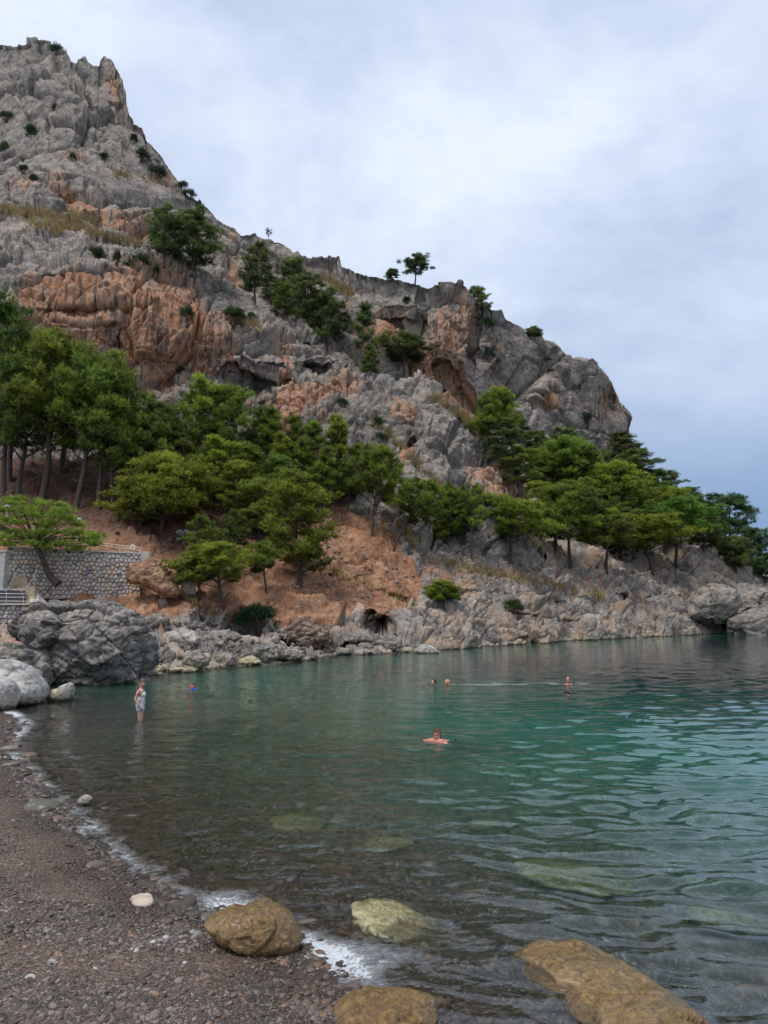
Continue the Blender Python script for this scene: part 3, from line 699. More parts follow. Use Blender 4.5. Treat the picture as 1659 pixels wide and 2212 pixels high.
# water surface
ys_px = np.concatenate([[9000, 5500, 4000, 3200, 2800, 2600, 2450], np.arange(2330, 1352, -1.75), [1350, 1347, 1344, 1341, 1338, 1335, 1332, 1330, 1328.5, 1327, 1326.2, 1325.7]])
xs_px = np.concatenate([[-9000, -5000, -2800, -1500, -900, -500], np.arange(-260, 1961, 3.2), [2000, 2080, 2200, 2400, 2800, 3500, 5000, 9000, 20000]])
_, _dy, _dz = ray(CX, ys_px); yw = _dy * (-CAMZ / _dz)
WYc = yw
ax = (xs_px - CX) / F
xs_w = ax[None] * (yw / 1.0)[:, None] * 1.03
xs_w[-12:] *= np.linspace(1.2, 4, 12)[:, None]
YY = np.repeat(yw[:, None], len(xs_px), 1)
pts = np.stack([xs_w.ravel(), YY.ravel(), np.zeros(YY.size)], -1)
def waves(p):
    w = np.stack([fbm(p * 0.35 + 9, 2, 301) - 0.5, fbm(p * 0.35 + 40, 2, 302) - 0.5, 0 * p[:, 0]], -1) * 0.9
    q = p + w
    h = 0.031 * (vnoise(q * np.array([1.35, 3.6, 1]), 303) - 0.5) * 2
    h += 0.014 * (vnoise(q @ np.array([[0.94, 0.34, 0], [-0.34, 0.94, 0], [0, 0, 1]]) * np.array([2.7, 6.5, 1]), 304) - 0.5) * 2
    h += 0.0028 * (vnoise(q @ np.array([[0.9, -0.43, 0], [0.43, 0.9, 0], [0, 0, 1]]) * np.array([3.6, 6.5, 1]), 305) - 0.5) * 2
    amp = 0.55 + 0.9 * np.clip(fbm(p * 0.07 + 3, 2, 306) * 1.6 - 0.3, 0, 1.2)
    return h * amp
HW = waves(pts)
dshore = polydist(pts[:, 0], pts[:, 1], SH); gh = ground_h(pts[:, 0], pts[:, 1])
fadeY = np.clip(1.25 - pts[:, 1] / 75, 0.25, 1)
calm = 0.30 + 0.75 * np.clip((pts[:, 0] / np.maximum(pts[:, 1], 1) + 0.05) / 0.4, 0, 1)
# small breaking swash close in
sw = 0.035 * np.exp(-((dshore - 0.25 - 0.25 * fbm(pts * 0.8, 3, 311)) / 0.16) ** 2) * np.clip(fbm(pts * 1.6, 3, 312) * 2 - 0.5, 0, 1)
sw2 = 0.022 * np.exp(-((dshore - 1.15 - 0.5 * fbm(pts * 0.5, 3, 313)) / 0.22) ** 2)
lump = 0.02 * np.exp(-(dshore / 0.45) ** 2) * (fbm(pts * 9, 3, 314) - 0.45)
pts[:, 2] = HW * fadeY * calm + (sw + sw2 + lump) * (pts[:, 1] < 35)
FOAMROCKS = []
foam = np.exp(-((dshore - 0.10) / 0.20) ** 2) * (0.25 + 1.8 * fbm(pts * np.array([0.9, 0.9, 0]), 3, 321)) \
     + 0.55 * np.exp(-((dshore - 0.75 - 0.5 * fbm(pts * 0.6, 2, 322)) / 0.18) ** 2) * np.clip(fbm(pts * 0.5, 3, 323) * 3 - 1.2, 0, 1)
for fx, fy, fr, fa in [(820, 2065, 0.35, 1.0), (870, 2075, 0.35, 0.9), (740, 2050, 0.25, .9), (520, 1940, 0.35, 0.9), (560, 1952, .3, .9), (230, 1745, 0.3, .8), (350, 1880, .4, .6), (15, 1545, .5, 1.6), (35, 1575, .4, 1.6), (12, 1640, .4, 1.2), (790, 1990, .25, .6),
                       (1450, 2120, .5, .25), (1250, 2040, .4, .3)]:
    c = PZ(fx, fy); foam += 0.4 * fa * np.exp(-(((pts[:, 0] - c[0]) ** 2 + (pts[:, 1] - c[1]) ** 2) / fr ** 2))
for fx, fy, lx in [(1100, 1478, 2.6), (1190, 1478, 2.2), (1190, 1508, 1.8), (1010, 1478, 1.2), (430, 1487, .8), (1260, 1479, 1.2)]:
    c = PZ(fx, fy); foam += 0.62 * np.exp(-(((pts[:, 0] - c[0]) / lx) ** 2 + ((pts[:, 1] - c[1]) / 0.9) ** 2)) * np.clip(fbm(pts * np.array([1.5, 3, 0]), 3, 333) * 3 - 1.1, 0, 1)
t = NT('sea_water'); p = t.pos()
dep = t.at('depth'); fo = t.at('foam')
b1n = t.noise(t.pos((1.0, 2.2, 1.0)), 2.6, 3, 0.5, 0.6)
b2n = t.noise(t.pos((1.0, 1.7, 1.0)), 9.0, 3, 0.5, 0.3)
cal = t.at('ripple')
bb = t.n('ShaderNodeBump', {'Strength': 1.0, 'Distance': 1.0, 'Height': t.math('MULTIPLY', b1n, t.math('MULTIPLY', cal.outputs['Fac'], 0.026))})
bb = t.n('ShaderNodeBump', {'Strength': 1.0, 'Distance': 1.0, 'Height': t.math('MULTIPLY', b2n, t.math('MULTIPLY', cal.outputs['Fac'], 0.0050)), 'Normal': bb})
tint = t.ramp(t.rng(dep, 0.0, 4.0), [(0.0, (1, 1, 1)), (0.25, (0.62, 0.90, 0.82)), (0.6, (0.22, 0.66, 0.56)), (1.0, (0.08, 0.42, 0.38))])
body = t.n('ShaderNodeBsdfDiffuse', {'Color': t.ramp(t.rng(dep, 0.5, 7.0), [(0.0, (0.045, 0.20, 0.15)), (0.25, (0.020, 0.160, 0.122)), (0.6, (0.009, 0.075, 0.07)), (1.0, (0.005, 0.028, 0.036))])})
refr = t.n('ShaderNodeBsdfRefraction', {'Color': tint, 'Roughness': 0.004, 'IOR': 1.33, 'Normal': bb})
under = t.n('ShaderNodeMixShader', {0: t.ramp(t.rng(dep, 0.0, 6.0), [(0.0, (0, 0, 0)), (0.13, (.14, .14, .14)), (0.3, (.50, .50, .50)), (1, (0.78, 0.78, 0.78))]), 1: refr, 2: body})
gl = t.n('ShaderNodeBsdfGlossy', {'Color': (1, 1, 1), 'Roughness': 0.004, 'Normal': bb})
fr = t.n('ShaderNodeFresnel', {'IOR': 1.46, 'Normal': bb})
w = t.n('ShaderNodeMixShader', {0: fr, 1: under, 2: gl})
fn = t.noise(p, 5, 8, 0.72, 1.2); fn2 = t.noise(p, 26, 6, 0.7, 0.8)
ff = t.math('ADD', fo.outputs['Fac'], t.math('MULTIPLY', t.math('SUBTRACT', fn, 0.5), 2.2))
veil = t.math('MULTIPLY', t.rng(ff, 0.40, 1.2), 0.34)
ff = t.math('ADD', ff, t.math('MULTIPLY', t.math('SUBTRACT', fn2, 0.5), 3.0))
ff = t.math('MAXIMUM', t.rng(ff, 1.0, 1.55), veil)
fd = t.n('ShaderNodeBsdfPrincipled', {'Base Color': (0.62, 0.65, 0.68), 'Roughness': 0.5, 'Normal': t.n('ShaderNodeBump', {'Strength': 0.8, 'Distance': 0.02, 'Height': fn2})})
w2 = t.n('ShaderNodeMixShader', {0: t.math('MULTIPLY', ff, 0.85), 1: w, 2: fd})
M['water'] = t.done(w2)
n = len(xs_px); idx = np.arange(pts.shape[0]).reshape(len(yw), n)
water = mesh_obj('sea_water', pts, np.stack([idx[:-1, :-1], idx[:-1, 1:], idx[1:, 1:], idx[1:, :-1]], -1).reshape(-1, 4), M['water'], smooth=True)
attr(water, 'depth', np.maximum(-gh, 0)); attr(water, 'foam', foam)
az = pts[:, 0] / np.maximum(pts[:, 1], 1)
attr(water, 'ripple', np.clip(0.9 - 1.7 * np.clip(az + 0.08, 0, 1), 0.16, 1) * np.clip(1.25 - pts[:, 1] / 90, 0.4, 1) + 0.25 * np.clip(pts[:, 1] / 60 - 0.4, 0, 1))
tag(water, kind='structure')
# ------------------------------------------------------------------ pines
def foliage_mesh(name, pads, per, size, seed, mat, spread=1.0, updir=1.1):
    """pads: (center, rx, ry, rz, tone).  Each pad carries 'per' needle tufts of four thin blades"""
    rng = np.random.default_rng(seed)
    V = []; Tn = []
    for (c, rx, ry, rz, tone) in pads:
        k = max(6, int(per * (rx * ry * rz ** 0.7) ** 0.62))
        d = rng.normal(size=(k, 3)); d /= np.linalg.norm(d, axis=1, keepdims=True)
        d[:, 2] = np.where(d[:, 2] < -0.25, -d[:, 2], d[:, 2])
        r = rng.uniform(0.15, 1.25, (k, 1))
        q = np.array(c) + d * r * np.array([rx, ry, rz])
        ax = d * np.array([1, 1, 0.6]) + np.array([0, 0, updir]) + rng.normal(size=(k, 3)) * 0.35
        ax /= np.linalg.norm(ax, axis=1, keepdims=True)
        tt = np.clip(tone + 0.22 * rng.normal(size=k) + 0.28 * (d[:, 2] * r[:, 0]), 0, 1)  # tufts lighter toward the pad top: light from above put into the tone
        for b in range(7):
            dv = ax + rng.normal(size=(k, 3)) * 0.55 * spread; dv /= np.linalg.norm(dv, axis=1, keepdims=True)
            sd = np.cross(dv, rng.normal(size=(k, 3))); sd /= np.linalg.norm(sd, axis=1, keepdims=True) + 1e-6
            L_ = size * rng.uniform(0.7, 1.3, (k, 1)); w = L_ * 0.135
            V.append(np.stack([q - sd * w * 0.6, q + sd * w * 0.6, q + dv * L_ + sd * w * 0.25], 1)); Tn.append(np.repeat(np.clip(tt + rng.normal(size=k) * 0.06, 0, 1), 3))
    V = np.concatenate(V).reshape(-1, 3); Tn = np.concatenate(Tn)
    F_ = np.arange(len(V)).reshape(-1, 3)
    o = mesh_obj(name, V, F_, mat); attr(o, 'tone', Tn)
    return o
def curve_pts(a, b, n, bend, rng):
    a, b = Vector(a), Vector(b); m = [rng.uniform(-1, 1) * bend for _ in range(3)]
    return [a.lerp(b, i / n) + Vector(m) * math.sin(math.pi * i / n) for i in range(n + 1)]
def make_pine(style, seed):
    """unit pine: 10 m tall, crown about 6 m across; parts crown and trunk"""
    rng = random.Random(seed)
    e = empty('pine_tree')
    H = 10.0; tb = MB(); pads = []
    lo, W, nl = {'tall': (0.36, 2.9, 15), 'umbrella': (0.44, 4.0, 16), 'bushy': (0.14, 3.1, 20), 'cone': (0.14, 2.5, 21), 'low': (0.22, 6.2, 25), 'sparse': (0.35, 2.7, 10)}[style]
    ws = (W / 2.9) ** 0.8
    lean = Vector((rng.uniform(-0.5, 0.5), rng.uniform(-0.4, 0.4), 0)) * (1.8 if style in ('umbrella', 'low') else 1.1)
    tr = [Vector((0, 0, -1.2))] + [Vector((lean.x * (i / 8) ** 1.6 + 0.07 * math.sin(i * 1.3 + seed), lean.y * (i / 8) + 0.05 * math.cos(i * 1.7 + seed), H * 0.93 * i / 8)) for i in range(9)]
    tb.tube(tr, [0.25] + [0.18 * (1 - 0.9 * i / 8) + 0.012 for i in range(9)], 8)
    def axis(z):
        t_ = max(0, min(0.999, z / (H * 0.93))) * 8; i = int(t_) + 1
        return tr[i].lerp(tr[min(i + 1, 9)], t_ - int(t_))
    for k in range(nl):
        u = (k + 0.15 + 0.7 * rng.random()) / nl
        z = H * (lo + (0.93 - lo) * u); uu = u
        if style == 'umbrella': env = math.sqrt(max(0.05, 1 - (max(0, uu - 0.3) / 0.74) ** 2)) * (0.8 + 0.2 * min(1, uu * 3))
        elif style == 'tall': env = math.sin(math.pi * (0.22 + 0.70 * uu)) ** 0.7
        elif style == 'cone': env = (1 - uu) ** 0.75 * 0.9 + 0.10
        elif style == 'low': env = math.sqrt(max(0.05, 1 - uu ** 2))
        else: env = math.sin(math.pi * (0.26 + 0.66 * uu)) ** 0.6
        ph = k * 2.399 + rng.uniform(-0.4, 0.4)
        env *= 1 + 0.16 * math.sin(2 * ph + seed) + 0.14 * math.sin(3 * ph + seed * 2.1)
        rr = W * env * (0.55 + 0.33 * rng.random())
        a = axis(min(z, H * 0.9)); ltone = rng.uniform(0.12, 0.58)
        c0 = Vector((a.x + rr * math.cos(ph), a.y + rr * math.sin(ph), z + (0.12 if W < 5 else 0.0) * rr))
        zs = max(H * lo * 0.75, z - 0.5 * rr - 0.4)
        tb.tube(curve_pts(axis(zs), c0 - Vector((0, 0, 0.15)), 4, 0.16, rng), [0.085, 0.07, 0.05, 0.03, 0.014], 5)
        cl = ws * rng.uniform(0.85, 1.35) * (0.8 if style == 'cone' else 1.0) * (0.55 + 0.45 * min(1, env))
        for j in range(10 if style != 'sparse' else 7):
            v = Vector((rng.gauss(0, 1), rng.gauss(0, 1), rng.gauss(0, 1))).normalized() * rng.random() ** 0.4
            back = rng.random() * 0.45
            c = c0.lerp(a, back) + Vector((v.x * cl, v.y * cl, v.z * cl * 0.70))
            s = ws * rng.uniform(0.34, 0.60)
            pads.append((tuple(c), s * 0.85, s * 0.85, s * rng.uniform(0.65, 1.15), min(1, max(0.03, ltone + 0.14 * v.z + rng.uniform(-.08, .08)))))  # upper pads get a lighter tone, painting in the lit crown tops
            if j % 4 == 0: tb.tube([c0 - Vector((0, 0, .2)), c], [0.022, 0.008], 4, False)
    # bare dead twigs low on the trunk
    for k in range(7 if lo > 0.3 else 3):
        z = H * lo * rng.uniform(0.4, 1.0); ph = rng.uniform(0, 6.28); l_ = rng.uniform(0.6, 1.5)
        a = axis(z); tb.tube([a, a + Vector((math.cos(ph) * l_ * .6, math.sin(ph) * l_ * .6, 0.1)), a + Vector((math.cos(ph) * l_, math.sin(ph) * l_, -0.05))], [0.03, 0.02, 0.008], 4)
    per = 95 if W < 5 else 80
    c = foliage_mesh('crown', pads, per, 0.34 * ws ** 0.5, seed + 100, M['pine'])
    c.parent = e
    tb.build('trunk', M['bark'], e, True)
    return e
def make_shrub(seed, n=26, flat=0.75):
    rng = random.Random(seed); e = empty('shrub'); pads = []; tb = MB()
    for k in range(n):
        ph = rng.uniform(0, 6.28); el = rng.random() ** 0.6 * 1.45
        r = rng.uniform(0.55, 0.9)
        c = (r * math.cos(ph) * math.cos(el), r * math.sin(ph) * math.cos(el), r * flat * math.sin(el) + 0.08)
        s = rng.uniform(0.22, 0.36); pads.append((c, s, s, s * 0.8, rng.uniform(0.2, 0.6)))
        if k % 3 == 0: tb.tube([(0, 0, -0.25), (c[0] * .5, c[1] * .5, c[2] * .45), c], [0.04, 0.025, 0.01], 4)
    f = foliage_mesh('foliage', pads, 420, 0.11, seed + 40, M['shrub'], 1.3, 0.4); f.parent = e
    tb.build('stem', M['bark'], e)
    return e

PR = {'tall': [make_pine('tall', 11), make_pine('tall', 12), make_pine('tall', 13)], 'umbrella': [make_pine('umbrella', 21), make_pine('umbrella', 22)],
      'bushy': [make_pine('bushy', 31), make_pine('bushy', 32), make_pine('bushy', 33)], 'cone': [make_pine('cone', 41), make_pine('cone', 42)],
      'low': [make_pine('low', 51), make_pine('low', 52)], 'sparse': [make_pine('sparse', 61)],
      'shrub': [make_shrub(71), make_shrub(72), make_shrub(73, 20, 0.55)]}
_used = {}
def plant(style, bx, by, top, wid, label, tint=(1, 1, 1), lean=0.0, names=None, group=None, name=None, cat=None, extraY=0.0, Y=None):
    if Y is None:
        h = hit(bx, by, names)
        for dd in (4, 8, 12, 18, 26):
            if h is None: h = hit(bx, by + dd, names)
        if h is None: h = hit(bx, by)
        if h is None:
            print('NO HIT', style, bx, by); return None
        loc = h[0]; Y = loc.y + extraY
        loc = pv(bx, by, Y)
    else: loc = pv(bx, by, Y)
    lst = PR[style]; k = _used.get(style, 0); _used[style] = k + 1
    src = lst[k % len(lst)]
    if k < len(lst): o = src
    else: o = clone(src)
    H = max(0.3, (by - top) * Y / F * 1.0); Wd = wid * (1.12 if bx < 1060 or style == 'shrub' else 1.3) * Y / F
    uw = {'tall': 6.6, 'umbrella': 8.8, 'bushy': 7.0, 'cone': 5.6, 'low': 13.6, 'sparse': 6.2}.get(style, 6.4); sc = Vector((Wd / uw, Wd / uw, H / 10.2)) if style != 'shrub' else Vector((Wd / 2.0, Wd / 2.0, H / 1.0))
    o.location = loc; o.scale = sc
    rz = random.uniform(0, 6.28)
    if style in ('shrub',): rz = random.uniform(0, 6.28)
    o.rotation_euler = (0, R(lean), 0)
    # spin about its own axis first, then lean in the picture plane
    o.rotation_mode = 'XYZ'
    o.rotation_euler = (Matrix.Rotation(R(lean), 3, 'Y') @ Matrix.Rotation(rz, 3, 'Z')).to_euler()
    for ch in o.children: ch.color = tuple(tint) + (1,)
    tag(o, label, cat or ('shrub' if style == 'shrub' else 'tree'), group or ('shrubs growing on the rocks' if style == 'shrub' else 'pines on the mountainside'))
    return o

NEARC = (1.12, 1.08, 1.0); BRI = (1.4, 1.28, 1.0); DK = (0.80, 0.84, 0.95); FARHAZE = (0.88, 0.84, 1.5); BLU = (0.62, 0.80, 1.45)  # the far tint puts bluish distance haze into the foliage colour
HI = ['hillside']
PINES = [
 # style, base x, base y, top y, width, label, tint, lean, mass
 ('tall', 8, 1062, 600, 190, 'tall dark pine at the left picture edge with the highest crown of its grove', DK, -2, HI),
 ('tall', 92, 1086, 680, 250, 'big dark pine with a forked pale double trunk in the left grove', NEARC, 3, HI),
 ('tall', 40, 1076, 775, 190, 'pine with one straight slender trunk nearest the left picture edge', DK, 1, HI),
 ('tall', 168, 1096, 735, 210, 'full green pine whose leaning trunk foot stands above the scree, left grove', NEARC, 5, HI),
 ('tall', 212, 1098, 742, 190, 'pine with a thin dark upright trunk at the right side of the left grove', NEARC, 3, HI),
 ('tall', 285, 1060, 832, 150, 'shaded pine just right of the left grove, partly behind the wide low pine', DK, 0, HI),
 ('tall', 135, 1020, 705, 200, 'pine standing at the back of the left grove with a rounded bushy top', NEARC, 0, HI),
 ('tall', 20, 1040, 690, 190, 'pine behind the left edge grove under the highest crown', BRI, 0, HI),
 ('bushy', 345, 1062, 862, 150, 'dense dark pine between the left grove and the two broad rounded pines', DK, 0, HI),
 ('bushy', 425, 1045, 802, 150, 'broad rounded pine reaching up against the cave ledge, left one of the two', BRI, 0, HI),
 ('bushy', 498, 1045, 818, 130, 'broad rounded pine beneath the cave ledge, right one of the two', NEARC, 0, HI),
 ('bushy', 385, 1075, 930, 120, 'shaded mid height pine behind the wide low pine', DK, 0, HI),
 ('bushy', 460, 1100, 938, 140, 'bright mid height pine above the right end of the wide low pine', BRI, 0, HI),
 ('bushy', 530, 1085, 950, 110, 'pine filling the gap left of the row of pointed pines', NEARC, 0, HI),
 ('cone', 578, 1050, 868, 105, 'pointed pine, leftmost of the row under the orange rock face', NEARC, 0, HI),
 ('cone', 628, 1045, 884, 85, 'pointed pine, second from the left in the row under the orange rock face', NEARC, 0, HI),
 ('cone', 678, 1065, 893, 95, 'pointed pine in the middle of the row under the orange rock face', NEARC, 0, HI),
 ('cone', 727, 1085, 884, 120, 'tallest pointed pine of the row, towards its right end', BRI, 0, HI),
 ('cone', 775, 1090, 945, 80, 'slender pointed pine at the right end of the row against pale rock', NEARC, 0, HI),
 ('low', 350, 1148, 985, 255, 'wide low pine with a short dark trunk on the reddish slope', BRI, 0, HI),
 ('bushy', 648, 1262, 1008, 195, 'large bright pine with a bare lower trunk in the middle of the orange earth slope', BRI, -2, HI),
 ('bushy', 560, 1175, 1030, 140, 'pine just left of and behind the large bright pine on the orange slope', NEARC, 0, HI),
 ('bushy', 600, 1120, 975, 110, 'shaded pine high behind the large bright pine on the orange slope', DK, 0, HI),
 ('tall', 752, 1112, 985, 70, 'small thin dark pine between the pointed row and the flat topped pine', DK, 0, HI),
 ('umbrella', 803, 1158, 955, 125, 'flat topped pine leaning right over the top of the orange slope', NEARC, 7, HI),
 ('umbrella', 850, 1188, 1015, 125, 'pine with a strongly leaning bare trunk at the right rim of the orange slope', NEARC, 20, HI),
 ('bushy', 968, 1185, 1045, 95, 'pine right of the strongly leaning one against grey rock', NEARC, 0, HI),
 ('sparse', 1018, 1202, 1035, 85, 'thin light pine standing alone on the rock ledge below the buttress', BRI, 2, HI),
 ('umbrella', 485, 1318, 1170, 175, 'sprawling pine low on the bank above the dark shrub', BRI, -9, HI),
 ('low', 960, 1310, 1254, 86, 'small round pine bush on the rocks right of the orange slope', BRI, 0, HI),
 ('bushy', 355, 563, 425, 95, 'left tree of the pair high on the ledge beneath the peak', FARHAZE, -2, ['cliff']),
 ('bushy', 415, 584, 442, 150, 'broad right tree of the pair high on the ledge beneath the peak', FARHAZE, 2, ['cliff']),
 ('bushy', 550, 645, 508, 85, 'lone full pine between the ledge pair and the diagonal row of pines', FARHAZE, 0, None),
 ('bushy', 635, 668, 545, 80, 'uppermost pine of the diagonal row running down the gully', FARHAZE, 0, None),
 ('bushy', 612, 690, 600, 70, 'small shaded pine at the left of the diagonal gully row', DK, 0, None),
 ('bushy', 668, 705, 580, 95, 'second pine down in the diagonal gully row', FARHAZE, 0, None),
 ('bushy', 705, 752, 608, 105, 'large lowest pine of the diagonal gully row', FARHAZE, 0, None),
 ('cone', 788, 795, 632, 95, 'loose pale green pine right of the gully row with rock showing behind', FARHAZE, 0, None),
 ('umbrella', 872, 814, 708, 150, 'spreading flat crowned pine with forking stems on top of the buttress', FARHAZE, 0, ['buttress', 'cliff', 'mountain']),
 ('bushy', 800, 815, 750, 50, 'small pine tucked left of the spreading flat crowned one', DK, 0, ['buttress', 'cliff', 'mountain']),
 ('umbrella', 897, 612, 549, 76, 'large pine alone on the skyline of the middle ridge', FARHAZE, 0, ['mountain']),
 ('low', 846, 602, 580, 38, 'small low pine just left of the large skyline pine', FARHAZE, 0, ['mountain']),
 ('bushy', 1035, 680, 610, 66, 'round pine where the ridge drops, right of the grooved rock face', FARHAZE, 0, ['mountain']),
 ('low', 1155, 733, 706, 44, 'small pine on the skyline farthest down the ridge', FARHAZE, 0, ['mountain']),
 ('sparse', 580, 518, 489, 20, 'tiny sparse tree on the upper skyline', FARHAZE, 0, ['mountain']),
 ('low', 1055, 960, 832, 115, 'wind swept light green pine in the notch behind the buttress', (1.15, 1.1, .9), 12, None),
 ('bushy', 1085, 1005, 900, 90, 'pine below the wind swept one in the notch', FARHAZE, 0, None),
 ('bushy', 1120, 960, 890, 50, 'small dark pine right of the wind swept one', DK, 0, None),
 ('bushy', 1165, 1000, 925, 70, 'dark pine at the foot of the far cliff, left end of the upper wood', DK, 0, None),
 ('bushy', 1212, 1005, 920, 75, 'dark pine at the foot of the far cliff, second in the upper wood', FARHAZE, 0, None),
 ('low', 1215, 1070, 945, 155, 'broad domed pine in the upper middle of the right wood', NEARC, 0, None),
 ('bushy', 1290, 1050, 965, 90, 'pine in the upper wood right of the broad domed one', FARHAZE, 0, None),
 ('bushy', 1335, 1010, 932, 95, 'dark topped pine beneath the rightmost cliff tower', FARHAZE, 0, None),
 ('bushy', 1385, 1050, 965, 90, 'dark pine on the wood skyline below the last outcrop', DK, 0, None),
 ('bushy', 1435, 1085, 1010, 80, 'dark pine further down the wood skyline', DK, 0, None),
 ('low', 1325, 1110, 1000, 140, 'bright domed pine in the centre of the right wood', BRI, 0, None),
 ('bushy', 1375, 1115, 1030, 90, 'shaded pine right of the bright domed one', DK, 0, None),
 ('bushy', 1255, 1130, 1030, 120, 'pine between the broad dome and the front row of the right wood', NEARC, 0, None),
 ('bushy', 1165, 1130, 1035, 100, 'bright pine at the left edge of the right wood', BRI, 0, None),
 ('umbrella', 1098, 1222, 1068, 150, 'layered pine leaning out at the left end of the right wood', BRI, 14, None),
 ('umbrella', 1232, 1222, 1042, 160, 'tall front pine with a dark upright trunk near the left of the right wood', NEARC, 0, HI),
 ('umbrella', 1165, 1215, 1080, 120, 'pine between the layered leaning one and the tall front pine', NEARC, 4, HI),
 ('umbrella', 1310, 1230, 1110, 130, 'front pine with thin stems in the middle of the right wood', NEARC, 0, HI),
 ('bushy', 1340, 1205, 1095, 100, 'shaded pine just behind the thin stemmed front pine', DK, 0, None),
 ('umbrella', 1408, 1240, 1105, 165, 'flat layered yellow green pine over the right rocks', BRI, 0, HI),
 ('umbrella', 1460, 1228, 1075, 150, 'vivid round headed pine standing at the left shoulder of the right rock mass', (0.9, 1.15, .9), 0, HI),
 ('low', 1440, 1150, 1055, 130, 'yellow green domed pine behind the vivid round headed one', BRI, 0, None),
 ('bushy', 1490, 1130, 1050, 90, 'dark pine near the end of the wood skyline', DK, 0, None),
 ('sparse', 1535, 1180, 1062, 80, 'ragged blue green pine on the skyline over the right rocks', BLU, 0, None),
 ('bushy', 1575, 1205, 1060, 110, 'big blue green pine at the tip of the right headland', BLU, 3, None),
 ('bushy', 1520, 1190, 1100, 90, 'pine directly behind the right rock crest', FARHAZE, 0, None),
 ('low', 1590, 1235, 1160, 95, 'low light green pine right of the rock crest', FARHAZE, 0, None),
 ('umbrella', 1640, 1245, 1135, 60, 'slim pine standing against the blue sky at the right picture edge', BLU, 0, None),
 ('low', 1655, 1258, 1195, 60, 'low bushy pine at the right picture edge above the shore rocks', BLU, 0, None),
]
PINES += [
 ('umbrella', 435, 1300, 1205, 120, 'low tilted pine branch mass left of the sprawling pine on the bank', NEARC, -14, HI), ('tall', 432, 1262, 1110, 85, 'slender bare stemmed pine on the dark earth bank above the sprawling pine', NEARC, 4, HI), ('umbrella', 575, 1280, 1165, 100, 'small leaning pine left of the trunk of the large bright pine', NEARC, -8, HI), ('tall', 500, 1230, 1095, 80, 'thin shaded pine between the wide low pine and the large bright one', DK, 3, HI), ('cone', 605, 1085, 925, 90, 'pointed pine standing before the two leftmost pointed ones', BRI, 0, HI), ('cone', 652, 1100, 930, 90, 'bright pointed pine before the middle of the pointed row', NEARC, 0, HI), ('cone', 700, 1115, 955, 90, 'pointed pine below the tallest pointed one', NEARC, 0, HI),
 ('bushy', 515, 1120, 990, 110, 'rounded pine between the wide low pine and the large bright one', BRI, 0, HI), ('tall', 240, 1105, 850, 130, 'thin stemmed pine right of the left grove before the shade', NEARC, 0, HI), ('tall', 300, 1110, 880, 120, 'slender pine above the left end of the wide low pine', NEARC, 0, HI),
 ('bushy', 570, 1010, 870, 90, 'shaded pine behind the leftmost pointed one', DK, 0, HI), ('bushy', 1005, 1175, 1050, 80, 'small pine behind the thin light one on the ledge', DK, 0, HI),
 ('bushy', 1120, 1060, 960, 90, 'pine at the lower end of the notch behind the buttress', NEARC, 0, None), ('bushy', 1180, 1080, 975, 90, 'shaded pine left of the broad domed one', DK, 0, None), ('bushy', 1250, 1060, 960, 90, 'shaded pine just right of the broad domed one', DK, 0, None),
 ('bushy', 1410, 1120, 1030, 90, 'dark pine in the upper right wood above the yellow green dome', DK, 0, None), ('bushy', 1290, 1180, 1080, 110, 'pine above the thin stemmed front pine', BRI, 0, None), ('bushy', 1200, 1180, 1060, 100, 'shaded pine between the layered and tall front pines', NEARC, 0, None),
 ('bushy', 1375, 1180, 1080, 110, 'full pine behind the flat layered yellow green one', NEARC, 0, None), ('low', 1520, 1165, 1080, 90, 'dark bushy pine left of the ragged blue green one', DK, 0, None), ('bushy', 585, 660, 585, 70, 'pine closing the top of the diagonal gully row on its left', FARHAZE, 0, None), ('bushy', 740, 745, 670, 60, 'small pine right of the large lowest gully pine', FARHAZE, 0, None)]
HID = []
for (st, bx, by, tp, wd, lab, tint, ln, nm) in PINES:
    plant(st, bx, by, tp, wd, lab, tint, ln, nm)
# in the photograph's foreground: the pine over the retaining wall, its curved trunk modelled for it
def wall_pine():
    Y = 50.0; e = empty('pine_tree', pv(118, 1256, Y)); b = e.location
    def w(x, y, dy=0): return pv(x, y, Y + dy) - b
    rng = random.Random(5); tb = MB()
    tb.tube([w(126, 1262), w(112, 1250), w(101, 1232), w(95, 1215), w(88, 1196), w(78, 1180, .3), w(70, 1160, .4), w(60, 1130, .2), w(50, 1100)], [.30, .24, .20, .18, .17, .15, .13, .09, .04], 8)
    pads = []
    for k in range(105):
        x = rng.uniform(-70, 212); 
        topy = interp([(-70, 1090), (0, 1070), (35, 1058), (60, 1062), (95, 1085), (130, 1080), (160, 1120), (212, 1165)], x); boty = interp([(-70, 1195), (0, 1190), (40, 1180), (100, 1200), (160, 1195), (212, 1180)], x)
        y = topy + (boty - topy) * (0.06 + 0.9 * rng.random()); dy = rng.uniform(-2.2, 2.2)
        c = w(x, y, dy); s = rng.uniform(.32, .62)
        pads.append((tuple(c), s * 1.25, s, s * .5, .35 + .3 * rng.random()))
        if k % 2 == 0: tb.tube(curve_pts(w(75, 1170, .3), c - Vector((0, 0, .1)), 4, .15, rng), [.06, .05, .04, .03, .012], 5)
    c = foliage_mesh('crown', pads, 190, .24, 999, M['pine']); c.parent = e; c.color = (1.2, 1.15, 1, 1)
    tb.build('trunk', M['bark'], e, True)
    tag(e, 'bright pine with a curved trunk spreading over the stone retaining wall', 'tree', 'pines on the mountainside')
wall_pine()

